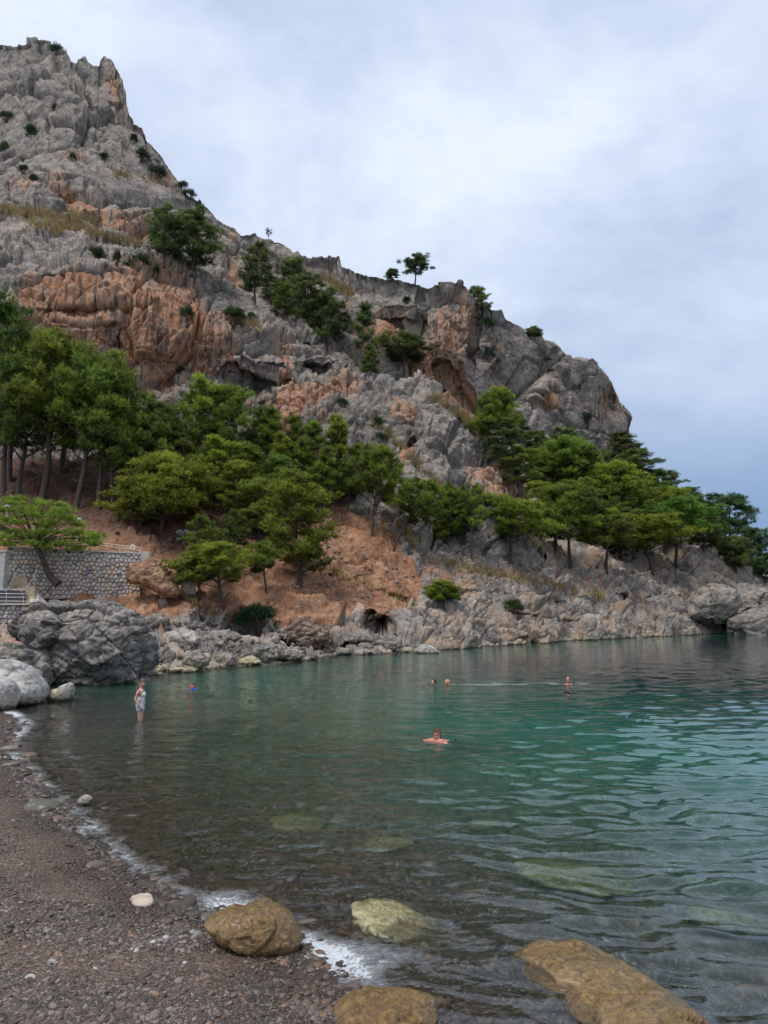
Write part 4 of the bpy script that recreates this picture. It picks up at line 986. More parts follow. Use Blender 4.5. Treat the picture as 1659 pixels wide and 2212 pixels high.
SHRUBS = [
 (208, 562, 526, 44, 'round dark green shrub hanging on the upper terrace rocks', DK), (300, 578, 543, 62, 'large spreading shrub over the top of the orange cliff face', DK), (330, 592, 565, 34, 'shrub trailing right of the large spreading one', DK),
 (252, 580, 528, 20, 'narrow shrub in the head of the vertical cleft', DK), (252, 664, 645, 18, 'small shrub half way down the vertical cleft', DK), (405, 690, 645, 32, 'upright shrub on the grey slab right of the orange face', FARHAZE),
 (505, 700, 655, 62, 'wide grey green shrub on the sloping ledge', (1, .95, .9)), (543, 690, 672, 24, 'small bright shrub right of the wide grey green one', NEARC), (390, 806, 783, 20, 'small round shrub on grey rock above the left broad pine', NEARC),
 (66, 300, 258, 34, 'dark shrub in the steep upper left gully', DK), (10, 330, 300, 26, 'shrub at the left picture edge high on the peak', NEARC), (14, 260, 232, 36, 'flat dark shrub at the left edge beneath the summit', DK),
 (50, 375, 352, 30, 'shrub low in the upper left gully', DK), (72, 392, 372, 22, 'small shrub beside the pale slab at upper left', DK), (122, 120, 86, 46, 'dark green shrub patch on the summit shoulder', FARHAZE),
 (290, 310, 282, 22, 'small shrub on the steep right flank of the peak', FARHAZE), (305, 350, 315, 44, 'shrub at the top of the long green strip on the peak flank', FARHAZE), (338, 388, 345, 58, 'large bush at the foot of the green strip on the peak flank', FARHAZE),
 (395, 412, 388, 36, 'shrub on the skyline edge above the ledge pair', FARHAZE), (410, 428, 405, 30, 'lower shrub on the skyline edge above the ledge pair', FARHAZE), (120, 240, 218, 24, 'small faint shrub in the middle of the peak', FARHAZE), (225, 345, 330, 34, 'low shrub beside the small rock arch', DK), (155, 345, 328, 24, 'tiny shrub left of the small rock arch', DK),
 (738, 878, 852, 32, 'shrub on grey rock beneath the buttress lip', DK), (622, 828, 815, 28, 'low shrub on the orange face above the pointed pines', NEARC), (815, 925, 897, 30, 'upper shrub in the crevice of the pale buttress', DK), (822, 955, 927, 36, 'lower shrub in the crevice of the pale buttress', DK),
 (880, 655, 638, 26, 'shrub on the pale grooved rock face', DK), (1052, 710, 680, 34, 'shrub at the top of the notch left of the grey tower', DK), (1055, 775, 735, 26, 'tall narrow shrub in the cleft left of the grey tower', FARHAZE), (1245, 850, 812, 30, 'tall shrub in the cleft of the right cliff tower', FARHAZE), (1182, 783, 772, 26, 'low shrub on the grey tower upper slab', FARHAZE), (1190, 805, 793, 18, 'tiny shrub on the grey tower face', DK),
 (1268, 920, 885, 34, 'shrub at the foot of the orange hollow on the right', FARHAZE), (1056, 1092, 1066, 36, 'dark round shrub on the buttress right foot', DK), (1352, 960, 945, 24, 'dark shrub on the last outcrop', DK),
 (560, 1368, 1298, 112, 'big bluish dark green shrub in the hollow above the shore', (.6, .85, 1.3)), (1105, 1325, 1292, 56, 'thin low shrub on the layered rock shelf', NEARC), (1008, 955, 940, 0, '', NEARC),
 (380, 1208, 1180, 40, '', NEARC),
]
for (bx, by, tp, wd, lab, tint) in SHRUBS:
    if lab: plant('shrub', bx, by, tp, wd, lab, tint)

# ------------------------------------------------------------------ dry grass tufts on the ledges (uncountable)
def grass_patches():
    rng = np.random.default_rng(4)
    V = []
    areas = [(0, 200, 455, 480, 260), (100, 300, 478, 530, 160), (60, 130, 480, 500, 60), (1000, 1075, 905, 975, 160), (930, 1010, 860, 905, 60), (1085, 1110, 985, 1010, 30), (860, 900, 1130, 1180, 60), (700, 760, 600, 640, 60), (250, 350, 380, 400, 20), (310, 345, 475, 520, 30),
             (490, 560, 690, 710, 40), (1120, 1180, 1140, 1200, 40), (80, 120, 1240, 1262, 12), (600, 900, 1190, 1310, 50), (380, 470, 1280, 1330, 20), (930, 1300, 1215, 1290, 120), (800, 1000, 900, 1100, 90)]
    for x0, x1, y0, y1, n in areas:
        for _ in range(n):
            x = rng.uniform(x0, x1); t_ = (x - x0) / (x1 - x0); y = y0 + (y1 - y0) * t_ + rng.normal() * 5
            h = hit(x, y)
            if not h: continue
            p = np.array(h[0]); s = h[0].y / 100
            for b in range(14):
                a = rng.uniform(0, 6.28); q = p + np.array([math.cos(a), math.sin(a), 0]) * rng.uniform(0, .5) * s
                d = np.array([math.cos(a) * .5, math.sin(a) * .5, 1]) * rng.uniform(.5, 1.0) * s; w = np.array([-math.sin(a), math.cos(a), 0]) * .06 * s
                V += [q - w, q + w, q + d]
    V = np.array(V); o = mesh_obj('dry_grass', V, np.arange(len(V)).reshape(-1, 3), simple('dry_grass_straw', (0.36, 0.27, 0.12), 0.9, 0.3, 2, 0.0))
    tag(o, 'dry yellow grass growing along the rock ledges', 'grass', kind='stuff')
grass_patches()
# ------------------------------------------------------------------ boulders traced one by one
_icos = {}
def ico(n):
    if n not in _icos:
        bm = bmesh.new(); bmesh.ops.create_icosphere(bm, subdivisions=n, radius=1.0)
        _icos[n] = (np.array([v.co[:] for v in bm.verts]), [tuple(v.index for v in f.verts) for f in bm.faces]); bm.free()
    return _icos[n]
def radial(poly, ang):
    poly = np.array(poly); c = poly.mean(0)
    q = poly - c; a = np.arctan2(q[:, 1], q[:, 0]); r = np.hypot(q[:, 0], q[:, 1]); o = np.argsort(a)
    a = a[o]; r = r[o]
    return c, np.interp(ang, np.concatenate([a - 2 * np.pi, a, a + 2 * np.pi]), np.concatenate([r, r, r]))
def rock_obj(name, V, F_, mat, label, cat='boulder', group=None):
    c = Vector(V.mean(0).tolist()); V = V - np.array(c)
    o = mesh_obj(name, V.astype(float), np.array(F_), mat); o.location = c
    tag(o, label, cat, group); return o
def boulder(outline, Y, thick, mat, label, sub=5, size=1.5, amp=0.25, seed=1, an=(1, 1, 1), name='boulder', box=0.75, group=None, cat='boulder', furrow=0.35):
    """outline as seen from the beach, given its own distance, size and thickness"""
    w = np.array([P(x, y, Y) for x, y in outline]); d, F_ = ico(sub)
    s = np.sqrt(np.maximum(1e-9, 1 - d[:, 1] ** 2)); ang = np.arctan2(d[:, 2], d[:, 0])
    c, r = radial(w[:, [0, 2]], ang)
    sb = s ** box
    V = np.stack([c[0] + np.cos(ang) * r * sb, Y + thick * np.sign(d[:, 1]) * np.abs(d[:, 1]) ** 0.85, c[1] + np.sin(ang) * r * sb], -1)
    n = V - np.array([c[0], Y, c[1]]); n /= np.linalg.norm(n, axis=1, keepdims=True) + 1e-9
    h = amp * crag(V, size, seed, an, 0.5, 0.06, 1.9) + amp * 0.42 * crag(V, size * 0.42, seed + 1, an, 0.6, 0.08, 1.5) + amp * 0.20 * crag(V, size * 0.18, seed + 2, an, 0.6, 0.1, 1.3) + amp * 0.3 * (fbm(V / size * 2.5, 4, seed + 3) - 0.5) + furrow * amp * (saw(V, size * .42, (-.5, 0, .85), seed + 5) + .5 * saw(V, size * .17, (-.6, 0, .8), seed + 6))
    return rock_obj(name, V + n * h[:, None], F_, mat, label, cat, group)
def flat_rock(outline, z0, hz, mat, label, sub=5, size=0.5, amp=0.06, seed=1, name='boulder', tilt=0.0, group=None, cat='boulder'):
    """a rock lying on the bed: its outline on the ground, a height of its own"""
    w = np.array([PZ(x, y, z0) for x, y in outline]); d, F_ = ico(sub)
    s = np.sqrt(np.maximum(1e-9, 1 - d[:, 2] ** 2)); ang = np.arctan2(d[:, 1], d[:, 0])
    c, r = radial(w[:, :2], ang)
    V = np.stack([c[0] + np.cos(ang) * r * s ** 0.8, c[1] + np.sin(ang) * r * s ** 0.8, z0 + hz * np.where(d[:, 2] > 0, d[:, 2], d[:, 2] * 1.6)], -1)
    V[:, 2] += tilt * (V[:, 0] - c[0])
    n = d
    h = amp * crag(V, size, seed, (1, 1, 1), 0.3, 0.07, 1.7) + amp * 0.5 * crag(V, size * .4, seed + 1, (1, 1, 1), 0.4, 0.09, 1.4) + amp * 0.5 * (fbm(V / size * 3, 4, seed + 3) - 0.5)
    return rock_obj(name, V + n * h[:, None], F_, mat, label, cat, group)

boulder([(44, 1338), (60, 1318), (100, 1306), (150, 1303), (190, 1300), (225, 1290), (250, 1297), (275, 1318), (303, 1330), (322, 1362), (333, 1410), (333, 1450), (322, 1478), (250, 1492), (170, 1496), (110, 1496), (90, 1475), (84, 1440), (66, 1390), (48, 1362)],
        31.8, 2.5, M['dark_boulder'], 'huge dark furrowed boulder standing in the water at the end of the beach', 7, 1.9, 0.36, 501, (1, 1, 1.3), furrow=0.3)
boulder([(-60, 1470), (-30, 1440), (0, 1424), (30, 1432), (52, 1446), (75, 1466), (93, 1488), (95, 1505), (85, 1522), (40, 1530), (-30, 1535), (-60, 1510)], 23.6, 1.3, M['pale_boulder'], 'smooth pale grey boulder at the left waterline before the huge dark one', 6, 1.6, 0.10, 511, box=.9, furrow=0)
boulder([(-70, 1480), (-30, 1462), (5, 1465), (24, 1482), (29, 1502), (22, 1530), (-10, 1540), (-60, 1540)], 22.3, 0.8, M['pale_boulder'], 'smooth boulder cut by the left picture edge at the waterline', 5, 1.2, 0.08, 515, box=.9, furrow=0)
boulder([(-60, 1440), (-30, 1405), (10, 1395), (45, 1408), (60, 1440), (50, 1465), (0, 1475)], 26.5, 1.2, M['boulder'], 'grey rock behind the smooth pale boulders at left', 5, 1.0, 0.2, 521)
boulder([(60, 1450), (75, 1435), (92, 1442), (100, 1470), (92, 1490), (70, 1480)], 26.8, 0.7, M['boulder'], 'narrow grey rock wedged left of the huge dark boulder', 5, .8, 0.14, 523)
boulder([(103, 1506), (112, 1496), (128, 1488), (142, 1478), (153, 1474), (157, 1484), (157, 1500), (150, 1514), (125, 1518), (107, 1514)], 24.6, 0.35, M['pale_boulder'], 'small white wedge shaped rock in the water before the huge dark boulder', 5, .5, 0.05, 525, name='rock', cat='rock')
boulder([(10, 1395), (20, 1382), (45, 1378), (62, 1388), (64, 1402), (40, 1410), (15, 1408)], 36, 0.6, simple('pink_rock', (0.36, 0.21, 0.16), .9, .3, 2, .6), 'pinkish orange rock beneath the lower stone wall', 5, .8, 0.15, 527, name='rock', cat='rock')
M['ochre'] = rock_mat('ochre_conglomerate', dark=(0.11, 0.055, 0.03), light=(0.42, 0.24, 0.14), fine=2.0, stain=False, bumpd=0.15, tan=(0.48, 0.33, 0.2))
boulder([(274, 1250), (282, 1228), (305, 1210), (318, 1206), (345, 1218), (368, 1238), (384, 1262), (390, 1285), (378, 1292), (350, 1286), (330, 1268), (300, 1262), (284, 1262)], 49.6, 1.1, M['ochre'], 'ochre block of cemented earth overhanging beside the stone retaining wall', 6, 1.2, 0.22, 531)
boulder([(384, 1240), (392, 1246), (420, 1275), (424, 1284), (412, 1286), (392, 1264)], 50.2, .3, M['boulder'], 'flat grey slab leaning right of the ochre block', 4, 1, .05, 533, name='rock', cat='rock')
boulder([(1462, 1332), (1478, 1303), (1500, 1284), (1540, 1266), (1570, 1270), (1582, 1296), (1576, 1320), (1562, 1345), (1540, 1354), (1500, 1346)], 105, 4.0, M['boulder'], 'big rounded grey boulder at the foot of the right rock mass', 6, 4.5, 0.6, 541)
boulder([(1560, 1330), (1568, 1296), (1590, 1276), (1620, 1266), (1660, 1282), (1720, 1310), (1720, 1345), (1600, 1350)], 108, 4.0, M['boulder'], 'broad grey boulder behind the rightmost shore boulder', 6, 4.5, 0.7, 543)
boulder([(1576, 1366), (1580, 1340), (1600, 1326), (1640, 1318), (1700, 1330), (1760, 1350), (1760, 1385), (1600, 1385)], 101, 3.5, M['dark_boulder'], 'rightmost shore boulder, dark and rounded, touching the picture edge', 6, 4, 0.45, 545)
boulder([(1376, 1366), (1400, 1350), (1430, 1345), (1460, 1352), (1470, 1368), (1440, 1378), (1390, 1378)], 97, 1.5, M['boulder'], 'low pale grey rock at the waterline left of the big rounded boulder', 5, 2.5, 0.3, 547, name='rock', cat='rock')
boulder([(890, 1411), (902, 1400), (925, 1394), (940, 1399), (950, 1408), (946, 1417), (900, 1418)], 53.3, .5, M['pale_boulder'], 'lone cream coloured rock at the far waterline below the earth slope', 5, .8, .06, 549, name='rock', cat='rock')
M['brown'] = rock_mat('brown_conglomerate', dark=(0.06, 0.045, 0.035), light=(0.27, 0.20, 0.15), fine=2.0, stain=False, bumpd=0.12, tan=(0.3, 0.2, 0.13))
boulder([(600, 1368), (625, 1352), (680, 1350), (712, 1362), (716, 1384), (690, 1392), (640, 1388), (605, 1380)], 50.6, 1.6, M['brown'], 'brown overhanging ledge block with a dark hollow beneath, mid shore', 6, 1.6, .3, 551)
YEL = rock_mat('yellowish_shore_rock', dark=(0.22, 0.18, 0.10), light=(0.52, 0.46, 0.30), fine=2.0, stain=False, bumpd=0.06, tan=(0.45, 0.38, 0.24), tide=True)
for i, (cx, cy_, w, h, mt, lab) in enumerate([
    (335, 1340, 56, 36, 'boulder', 'grey rock on the bank directly right of the huge boulder top'), (338, 1368, 48, 42, 'boulder', 'rounded grey rock touching the right flank of the huge boulder'),
    (397, 1384, 70, 54, 'pale_boulder', 'large angular rock with a white face amid the shore rubble'), (342, 1424, 34, 32, 'dark_boulder', 'dark rock wedged low at the right of the huge boulder'),
    (367, 1420, 26, 34, 'boulder', 'upright narrow rock under the white faced one'), (425, 1428, 64, 38, 'boulder', 'low rounded rock at the shore, first of the waterline row'),
    (482, 1428, 68, 40, 'boulder', 'broad sloping rock with driftwood resting on it'), (446, 1410, 34, 24, 'dark_boulder', 'dark rock behind the first waterline rocks'),
    (536, 1430, 52, 26, 'YEL', 'low tan rock at the point of the rubble shore'), (578, 1410, 66, 42, 'dark_boulder', 'dark grooved rock right of the rubble shore point'),
    (338, 1447, 38, 24, 'YEL', 'pale tan rock at the water beside the huge boulder'), (392, 1449, 66, 18, 'YEL', 'flat yellowish slab at the water edge'), (436, 1450, 38, 12, 'YEL', 'small yellowish slab at the water edge, right one'),
    (342, 1459, 46, 10, 'YEL', 'thin yellow ledge stone half under water by the huge boulder'), (635, 1412, 56, 24, 'boulder', 'flat grey rock on the middle shore'), (352, 1302, 22, 24, 'boulder', 'grey stone lying in the orange earth under the ochre block'),
    (665, 1418, 44, 18, 'dark_boulder', 'low dark rock at the middle waterline'), (700, 1404, 40, 24, 'boulder', 'grey rock under the brown ledge block'), (505, 1376, 34, 24, 'boulder', 'grey rock high in the rubble near the bank edge'),
    (740, 1408, 44, 20, 'boulder', 'grey waterline rock left of the cave'), (790, 1400, 40, 24, 'boulder', 'rock below the mouth of the dark cave'), (845, 1395, 44, 26, 'dark_boulder', 'dark rock right of the cave mouth on the shore')]):
    rng = random.Random(i + 900); pts_ = [(cx + w / 2 * math.cos(a) * rng.uniform(.82, 1.1), cy_ + h / 2 * math.sin(a) * rng.uniform(.82, 1.1)) for a in [k * math.pi / 6 for k in range(12)]]
    hh = hit(cx, cy_, ['hillside']); Yr = (hh[0].y if hh else float(PZ(cx, cy_ + h / 2)[1])); Yr = min(Yr, float(PZ(cx, max(1372, cy_ + h / 2))[1]) + 2.0) - 0.1
    boulder(pts_, Yr, w / 2 * Yr / F * 0.8, YEL if mt == 'YEL' else M[mt], lab, 5, w * Yr / F * 0.55, w * Yr / F * 0.085, 560 + i, box=.7, name='rock', cat='rock')
    BB = None
# shared stones for the rubble
STN = []
for k in range(8):
    d, F_ = ico(3); rng = np.random.default_rng(k)
    sc = np.array([1, rng.uniform(.7, 1), rng.uniform(.55, .85)]); V = d * sc
    for _ in range(9):                                   # broken faces
        nrm = rng.normal(size=3); nrm /= np.linalg.norm(nrm); lim = rng.uniform(.5, .72); q = V @ nrm; m = q > lim; V[m] -= np.outer(q[m] - lim, nrm)
    V = V * (1 + 0.10 * (fbm(V * 2.5, 3, 600 + k) - .5))[:, None]
    STN.append((V, np.array(F_)))
SM = []
for k in range(8):
    me_o = mesh_obj('stone', STN[k][0], STN[k][1], M['boulder'] if k % 3 else M['dark_boulder']); SM.append(me_o.data); bpy.data.objects.remove(me_o)
zones = [(318, 470, 1345, 1448, 95, 8, 22, 'grey angular stone in the rubble right of the huge dark boulder', 'rubble right of the huge dark boulder'),
         (470, 620, 1360, 1432, 70, 7, 19, 'grey angular stone in the rubble along the middle shore', 'rubble along the middle shore'),
         (620, 900, 1385, 1414, 60, 5, 14, 'small stone among the rocks below the earth slope', 'stones below the earth slope'),
         (400, 500, 1300, 1350, 26, 4, 10, 'stone lying in the orange earth of the bank', 'stones in the orange bank'),
         (-10, 62, 1368, 1420, 22, 8, 20, 'stone in the heap under the lower stone wall', 'stones under the lower wall'),
         (640, 920, 1180, 1330, 110, 3, 9, 'loose stone scattered on the bare orange slope', 'loose stones on the orange slope'),
         (240, 440, 1060, 1240, 60, 4, 12, 'loose stone on the shaded reddish slope below the pines', 'loose stones below the pines')]
small = MB()
for (x0, x1, y0, y1, n, s0, s1, lab, grp) in zones:
    rng = random.Random(x0 + 77)
    for _ in range(n):
        x = rng.uniform(x0, x1); y = rng.uniform(y0, y1); s = s0 + (s1 - s0) * rng.random() ** 2
        if x0 == 318 and y > 1462 - (x - 330) * .12 - 8: continue
        h = hit(x, y, ['hillside'])
        if h is None: continue
        r = s * h[0].y / F * 0.6
        nv = Vector(h[2]); nv = nv if nv.y < 0 else -nv
        loc = Vector(h[0]) + nv * r * 0.35; ro = Euler((rng.uniform(-.5, .5), rng.uniform(-.5, .5), rng.uniform(0, 6.3))); mi = rng.randrange(8)
        if s1 <= 10 or s < 4.5:
            mtx = ro.to_matrix(); d2, f2_ = ico(1)
            small.add([mtx @ Vector(((1 + .3 * math.sin(9 * q[0] + mi)) * q[0], q[1], .7 * q[2])) * r + loc for q in d2], f2_); continue
        o = bpy.data.objects.new('stone', SM[mi]); COL.objects.link(o)
        o.location = loc; o.scale = (r, r, r); o.rotation_euler = ro
        tag(o, lab, 'stone', grp)
tag(small.build('small_stones', M['boulder']), 'small loose stones scattered over the earth slope and shore', 'stones', kind='stuff')

# foreground rocks
def ywater(x, y, z=0.0): return float(PZ(x, y, z)[1])
boulder([(440, 1990), (470, 1974), (520, 1962), (590, 1957), (624, 1968), (642, 1992), (662, 2034), (650, 2056), (590, 2066), (520, 2055), (480, 2040), (450, 2010)], ywater(560, 2040, .05), 0.26, M['algae'], 'brown algae covered rock half out of the water at the beach edge', 6, .5, .035, 701, box=.85, furrow=0.1)
flat_rock([(760, 1982), (790, 1968), (850, 1966), (905, 1975), (965, 1990), (985, 2015), (960, 2040), (900, 2055), (830, 2048), (780, 2020)], -0.05, 0.12, M['algae_pale'], 'pale green rock awash in the swash, middle of the foreground', 6, .5, .05, 705, tilt=-.24)
flat_rock([(1110, 2078), (1150, 2048), (1215, 2040), (1290, 2072), (1370, 2110), (1440, 2160), (1540, 2230), (1560, 2290), (1440, 2330), (1340, 2290), (1280, 2220), (1210, 2160), (1130, 2120)], -0.03, 0.17, M['algae_gold'], 'large golden algae covered rock breaking the surface at lower right', 6, .6, .06, 709, tilt=.02)
flat_rock([(715, 2215), (750, 2175), (830, 2150), (900, 2158), (985, 2168), (960, 2200), (940, 2235), (850, 2265), (730, 2250)], -0.02, 0.14, M['algae'], 'mossy brown rock cut by the bottom picture edge', 6, .5, .05, 713)
flat_rock([(1118, 1895), (1160, 1882), (1220, 1880), (1290, 1900), (1350, 1925), (1390, 1945), (1340, 1958), (1250, 1955), (1170, 1940), (1125, 1920)], -0.20, 0.14, M['algae_sub'], 'yellow green slab lying under the clear water at right', 5, .6, .05, 717, tilt=-.08)
flat_rock([(582, 1815), (610, 1795), (650, 1788), (690, 1800), (700, 1820), (650, 1832), (600, 1830)], -0.30, 0.12, M['algae_sub'], 'pale submerged stone nearest the beach, left of the others', 5, .5, .04, 721, name='rock', cat='rock')
flat_rock([(780, 1858), (815, 1842), (870, 1842), (895, 1855), (860, 1872), (800, 1872)], -0.28, 0.11, M['algae_sub'], 'greenish submerged stone in the middle foreground', 5, .5, .04, 725, name='rock', cat='rock')
flat_rock([(1010, 1838), (1040, 1828), (1080, 1832), (1070, 1845), (1025, 1848)], -0.5, 0.14, M['algae_sub'], 'small yellow green submerged stone right of the middle', 4, .5, .04, 729, name='rock', cat='rock')
flat_rock([(930, 1652), (970, 1642), (1020, 1645), (1050, 1652), (1000, 1662), (945, 1662)], -0.75, 0.2, M['algae_sub'], 'olive submerged stone just in front of the smiling swimmer', 4, .5, .04, 731, name='rock', cat='rock')
flat_rock([(1480, 1998), (1530, 1985), (1590, 2002), (1680, 2020), (1700, 2045), (1600, 2035), (1500, 2015)], -0.17, 0.12, M['algae_sub'], 'tan rock just beneath the surface at the right picture edge', 5, .5, .04, 735, name='rock', cat='rock')
boulder([(165, 1736), (172, 1724), (186, 1718), (200, 1724), (202, 1734), (190, 1740), (172, 1740)], ywater(185, 1738, .03), .10, M['pale_boulder'], 'small pale rock at the foaming beach edge', 4, .2, .02, 741, name='rock', cat='rock')
flat_rock([(55, 1742), (80, 1728), (112, 1732), (125, 1745), (95, 1752), (62, 1752)], 0.02, .06, M['pale_boulder'], 'flat pale stone on the gravel at the left of the beach', 4, .2, .02, 745, name='rock', cat='rock')
flat_rock([(286, 1948), (296, 1934), (314, 1932), (327, 1942), (322, 1956), (298, 1958)], 0.05, .035, simple('cream_stone', (0.42, 0.34, 0.27), .8, .2, 8, .3), 'single cream stone lying on the dark gravel', 4, .1, .01, 747, name='rock', cat='rock')

# ------------------------------------------------------------------ pebbles (uncountable)
def pebble_mat():
    t = NT('pebbles'); a = t.at('tone', 'INSTANCER')
    c = t.ramp(a.outputs['Fac'], [(0.0, (0.035, 0.030, 0.028)), (0.35, (0.095, 0.070, 0.055)), (0.6, (0.165, 0.13, 0.108)), (0.76, (0.24, 0.22, 0.205)), (0.84, (0.26, 0.15, 0.085)), (0.89, (0.34, 0.21, 0.15)), (0.93, (0.13, 0.135, 0.15)), (1.0, (0.46, 0.44, 0.41))], 'LINEAR')
    n = t.noise(t.pos(), 40, 3)
    c = t.mix(t.math('MULTIPLY', n, 0.35), c, (0.05, 0.04, 0.03))
    z = t.n('ShaderNodeSeparateXYZ', {0: t.n('ShaderNodeNewGeometry').outputs['Position']}).outputs[2]
    c = t.mix(t.rng(z, 0.11, 0.05), c, t.mix(1.0, c, (0.55, 0.5, 0.46), 'MULTIPLY'))
    return t.done(t.n('ShaderNodeBsdfPrincipled', {'Base Color': c, 'Roughness': t.rng(z, 0.05, 0.15, 0.35, 0.75), 'Specular IOR Level': 0.4}))
def pebbles(name, pos, scl, rot, tone, mat, label):
    me = bpy.data.meshes.new(name + '_points'); me.vertices.add(len(pos)); me.vertices.foreach_set('co', pos.astype(np.float32).ravel())
    for nm, v in (('scl', scl), ('rotn', rot)):
        a = me.attributes.new(nm, 'FLOAT_VECTOR', 'POINT'); a.data.foreach_set('vector', v.astype(np.float32).ravel())
    a = me.attributes.new('tone', 'FLOAT', 'POINT'); a.data.foreach_set('value', tone.astype(np.float32))
    o = bpy.data.objects.new(name, me); COL.objects.link(o); me.materials.append(mat)
    g = bpy.data.node_groups.new(name + '_scatter', 'GeometryNodeTree')
    g.interface.new_socket('Geometry', in_out='INPUT', socket_type='NodeSocketGeometry'); g.interface.new_socket('Geometry', in_out='OUTPUT', socket_type='NodeSocketGeometry')
    N = g.nodes.new; i = N('NodeGroupInput'); ou = N('NodeGroupOutput'); ip = N('GeometryNodeInstanceOnPoints'); ic = N('GeometryNodeMeshIcoSphere'); ic.inputs['Subdivisions'].default_value = 2; ic.inputs['Radius'].default_value = 1.0
    sm = N('GeometryNodeSetMaterial'); sm.inputs['Material'].default_value = mat; ss_ = N('GeometryNodeSetShadeSmooth')
    m2p = N('GeometryNodeMeshToPoints')
    A = {}
    for nm in ('scl', 'rotn'):
        q = N('GeometryNodeInputNamedAttribute'); q.data_type = 'FLOAT_VECTOR'; q.inputs[0].default_value = nm; A[nm] = q
    l = g.links.new
    l(i.outputs[0], m2p.inputs[0]); l(m2p.outputs[0], ip.inputs['Points']); l(ic.outputs[0], ss_.inputs[0]); l(ss_.outputs[0], sm.inputs[0]); l(sm.outputs[0], ip.inputs['Instance'])
    l(A['scl'].outputs[0], ip.inputs['Scale']); l(A['rotn'].outputs[0], ip.inputs['Rotation']); l(ip.outputs[0], ou.inputs[0])
    md = o.modifiers.new('scatter', 'NODES'); md.node_group = g
    tag(o, label, 'pebbles', kind='stuff')
rng = np.random.default_rng(12)
def scatter(n, x0, x1, y0, y1, med, sig, mx, under):
    x = rng.uniform(x0, x1, n); y = rng.uniform(y0, y1, n); q = PZ(x, y)
    if under:
        g0 = ground_h(q[:, 0], q[:, 1]); q = np.stack([q[:, 0], q[:, 1], g0], -1); m = g0 < 0.02
    else:
        g0 = ground_h(q[:, 0], q[:, 1]); m = g0 > -0.03; q[:, 2] = g0
    q = q[m]; r = np.minimum(np.exp(rng.normal(math.log(med), sig, len(q))), mx)
    return q, r
q1, r1 = scatter(210000, -40, 1100, 1500, 2300, 0.0058, 0.52, 0.035, False)
mask = fbm(np.stack([q1[:, 0] * 1.3, q1[:, 1] * 1.3, 0 * q1[:, 0]], -1), 3, 801)
keep = mask + rng.normal(0, .05, len(q1)) > 0.43; q1, r1, mask = q1[keep], r1[keep], mask[keep]
r1 = r1 * (0.5 + 1.1 * mask)
# clusters of larger pale pebbles where the photograph has them
cl = []; cr = []
for cx, cy_, sx, sy, n, med in [(110, 1690, 60, 30, 200, .03), (200, 1790, 30, 30, 90, .02), (470, 2040, 70, 14, 130, .022), (395, 2010, 30, 16, 60, .022), (620, 2080, 50, 22, 70, .02), (660, 2175, 40, 22, 120, .018), (340, 2055, 60, 20, 50, .02), (120, 2090, 60, 50, 80, .017), (90, 1890, 80, 60, 60, .018), (240, 1860, 20, 40, 40, .02), (700, 2195, 30, 10, 50, .022)]:
    x = rng.normal(cx, sx, n); y = rng.normal(cy_, sy, n); w = PZ(x, y, 0.03); w[:, 2] = ground_h(w[:, 0], w[:, 1]); cl.append(w); cr.append(np.exp(rng.normal(math.log(med), .3, n)))
q2 = np.concatenate(cl); r2 = np.concatenate(cr)
pos = np.concatenate([q1, q2]); rr = np.concatenate([r1, r2]); n = len(pos)
tone = np.concatenate([rng.beta(1.5, 2.6, len(q1)), rng.uniform(.45, 1, len(q2))])
scl = np.stack([rr * rng.uniform(.9, 1.35, n), rr * rng.uniform(.7, 1.0, n), rr * rng.uniform(.38, .65, n)], -1)
pos[:, 2] += scl[:, 2] * 0.3
rot = np.stack([rng.normal(0, .25, n), rng.normal(0, .25, n), rng.uniform(0, 6.28, n)], -1)
PM = pebble_mat()
pebbles('beach_pebbles', pos, scl, rot, tone, PM, 'grey and brown pebbles covering the beach')
q1, r1 = scatter(60000, -60, 1750, 1560, 2300, 0.022, 0.55, 0.13, True)
n = len(q1); pos = q1.copy(); tone = np.clip(rng.beta(1.5, 2.0, n) + 0.22 * np.clip((-pos[:, 2] - .15) / .5, 0, 1), 0, 1)
d_ = np.hypot(pos[:, 0], pos[:, 1]); r1 = r1 * np.clip(d_ / 9, .6, 2.2)
scl = np.stack([r1 * rng.uniform(.9, 1.4, n), r1 * rng.uniform(.7, 1.0, n), r1 * rng.uniform(.3, .55, n)], -1)
rot = np.stack([rng.normal(0, .2, n), rng.normal(0, .2, n), rng.uniform(0, 6.28, n)], -1)
pebbles('sea_bed_pebbles', pos, scl, rot, tone, PM, 'pebbles on the sea bed seen through the clear water')
# ------------------------------------------------------------------ stone walls, stairs, railings
M['stone'] = [simple('wall_stone_grey', (0.40, 0.375, 0.36), .9, .3, 5, .5), simple('wall_stone_warm', (0.46, 0.39, 0.33), .9, .3, 5, .5), simple('wall_stone_dark', (0.25, 0.245, 0.25), .9, .3, 5, .5), simple('wall_stone_tan', (0.46, 0.36, 0.27), .9, .3, 5, .5)]
M['mortar'] = simple('wall_mortar', (0.075, 0.065, 0.058), .95, .3, 8, .4)
M['wood'] = simple('pale_rail_wood', (0.50, 0.40, 0.28), .8, .15, 6, .2)
M['steel'] = simple('steel_rail', (0.55, 0.56, 0.58), .35, .05, 4, .05, metal=.8)
M['concrete'] = simple('pale_concrete', (0.42, 0.38, 0.33), .9, .15, 4, .3)
M['step'] = simple('step_stone', (0.36, 0.29, 0.20), .9, .3, 5, .4)
M['dark_panel'] = simple('dark_panel', (0.045, 0.04, 0.045), .6, .2, 8, .1)
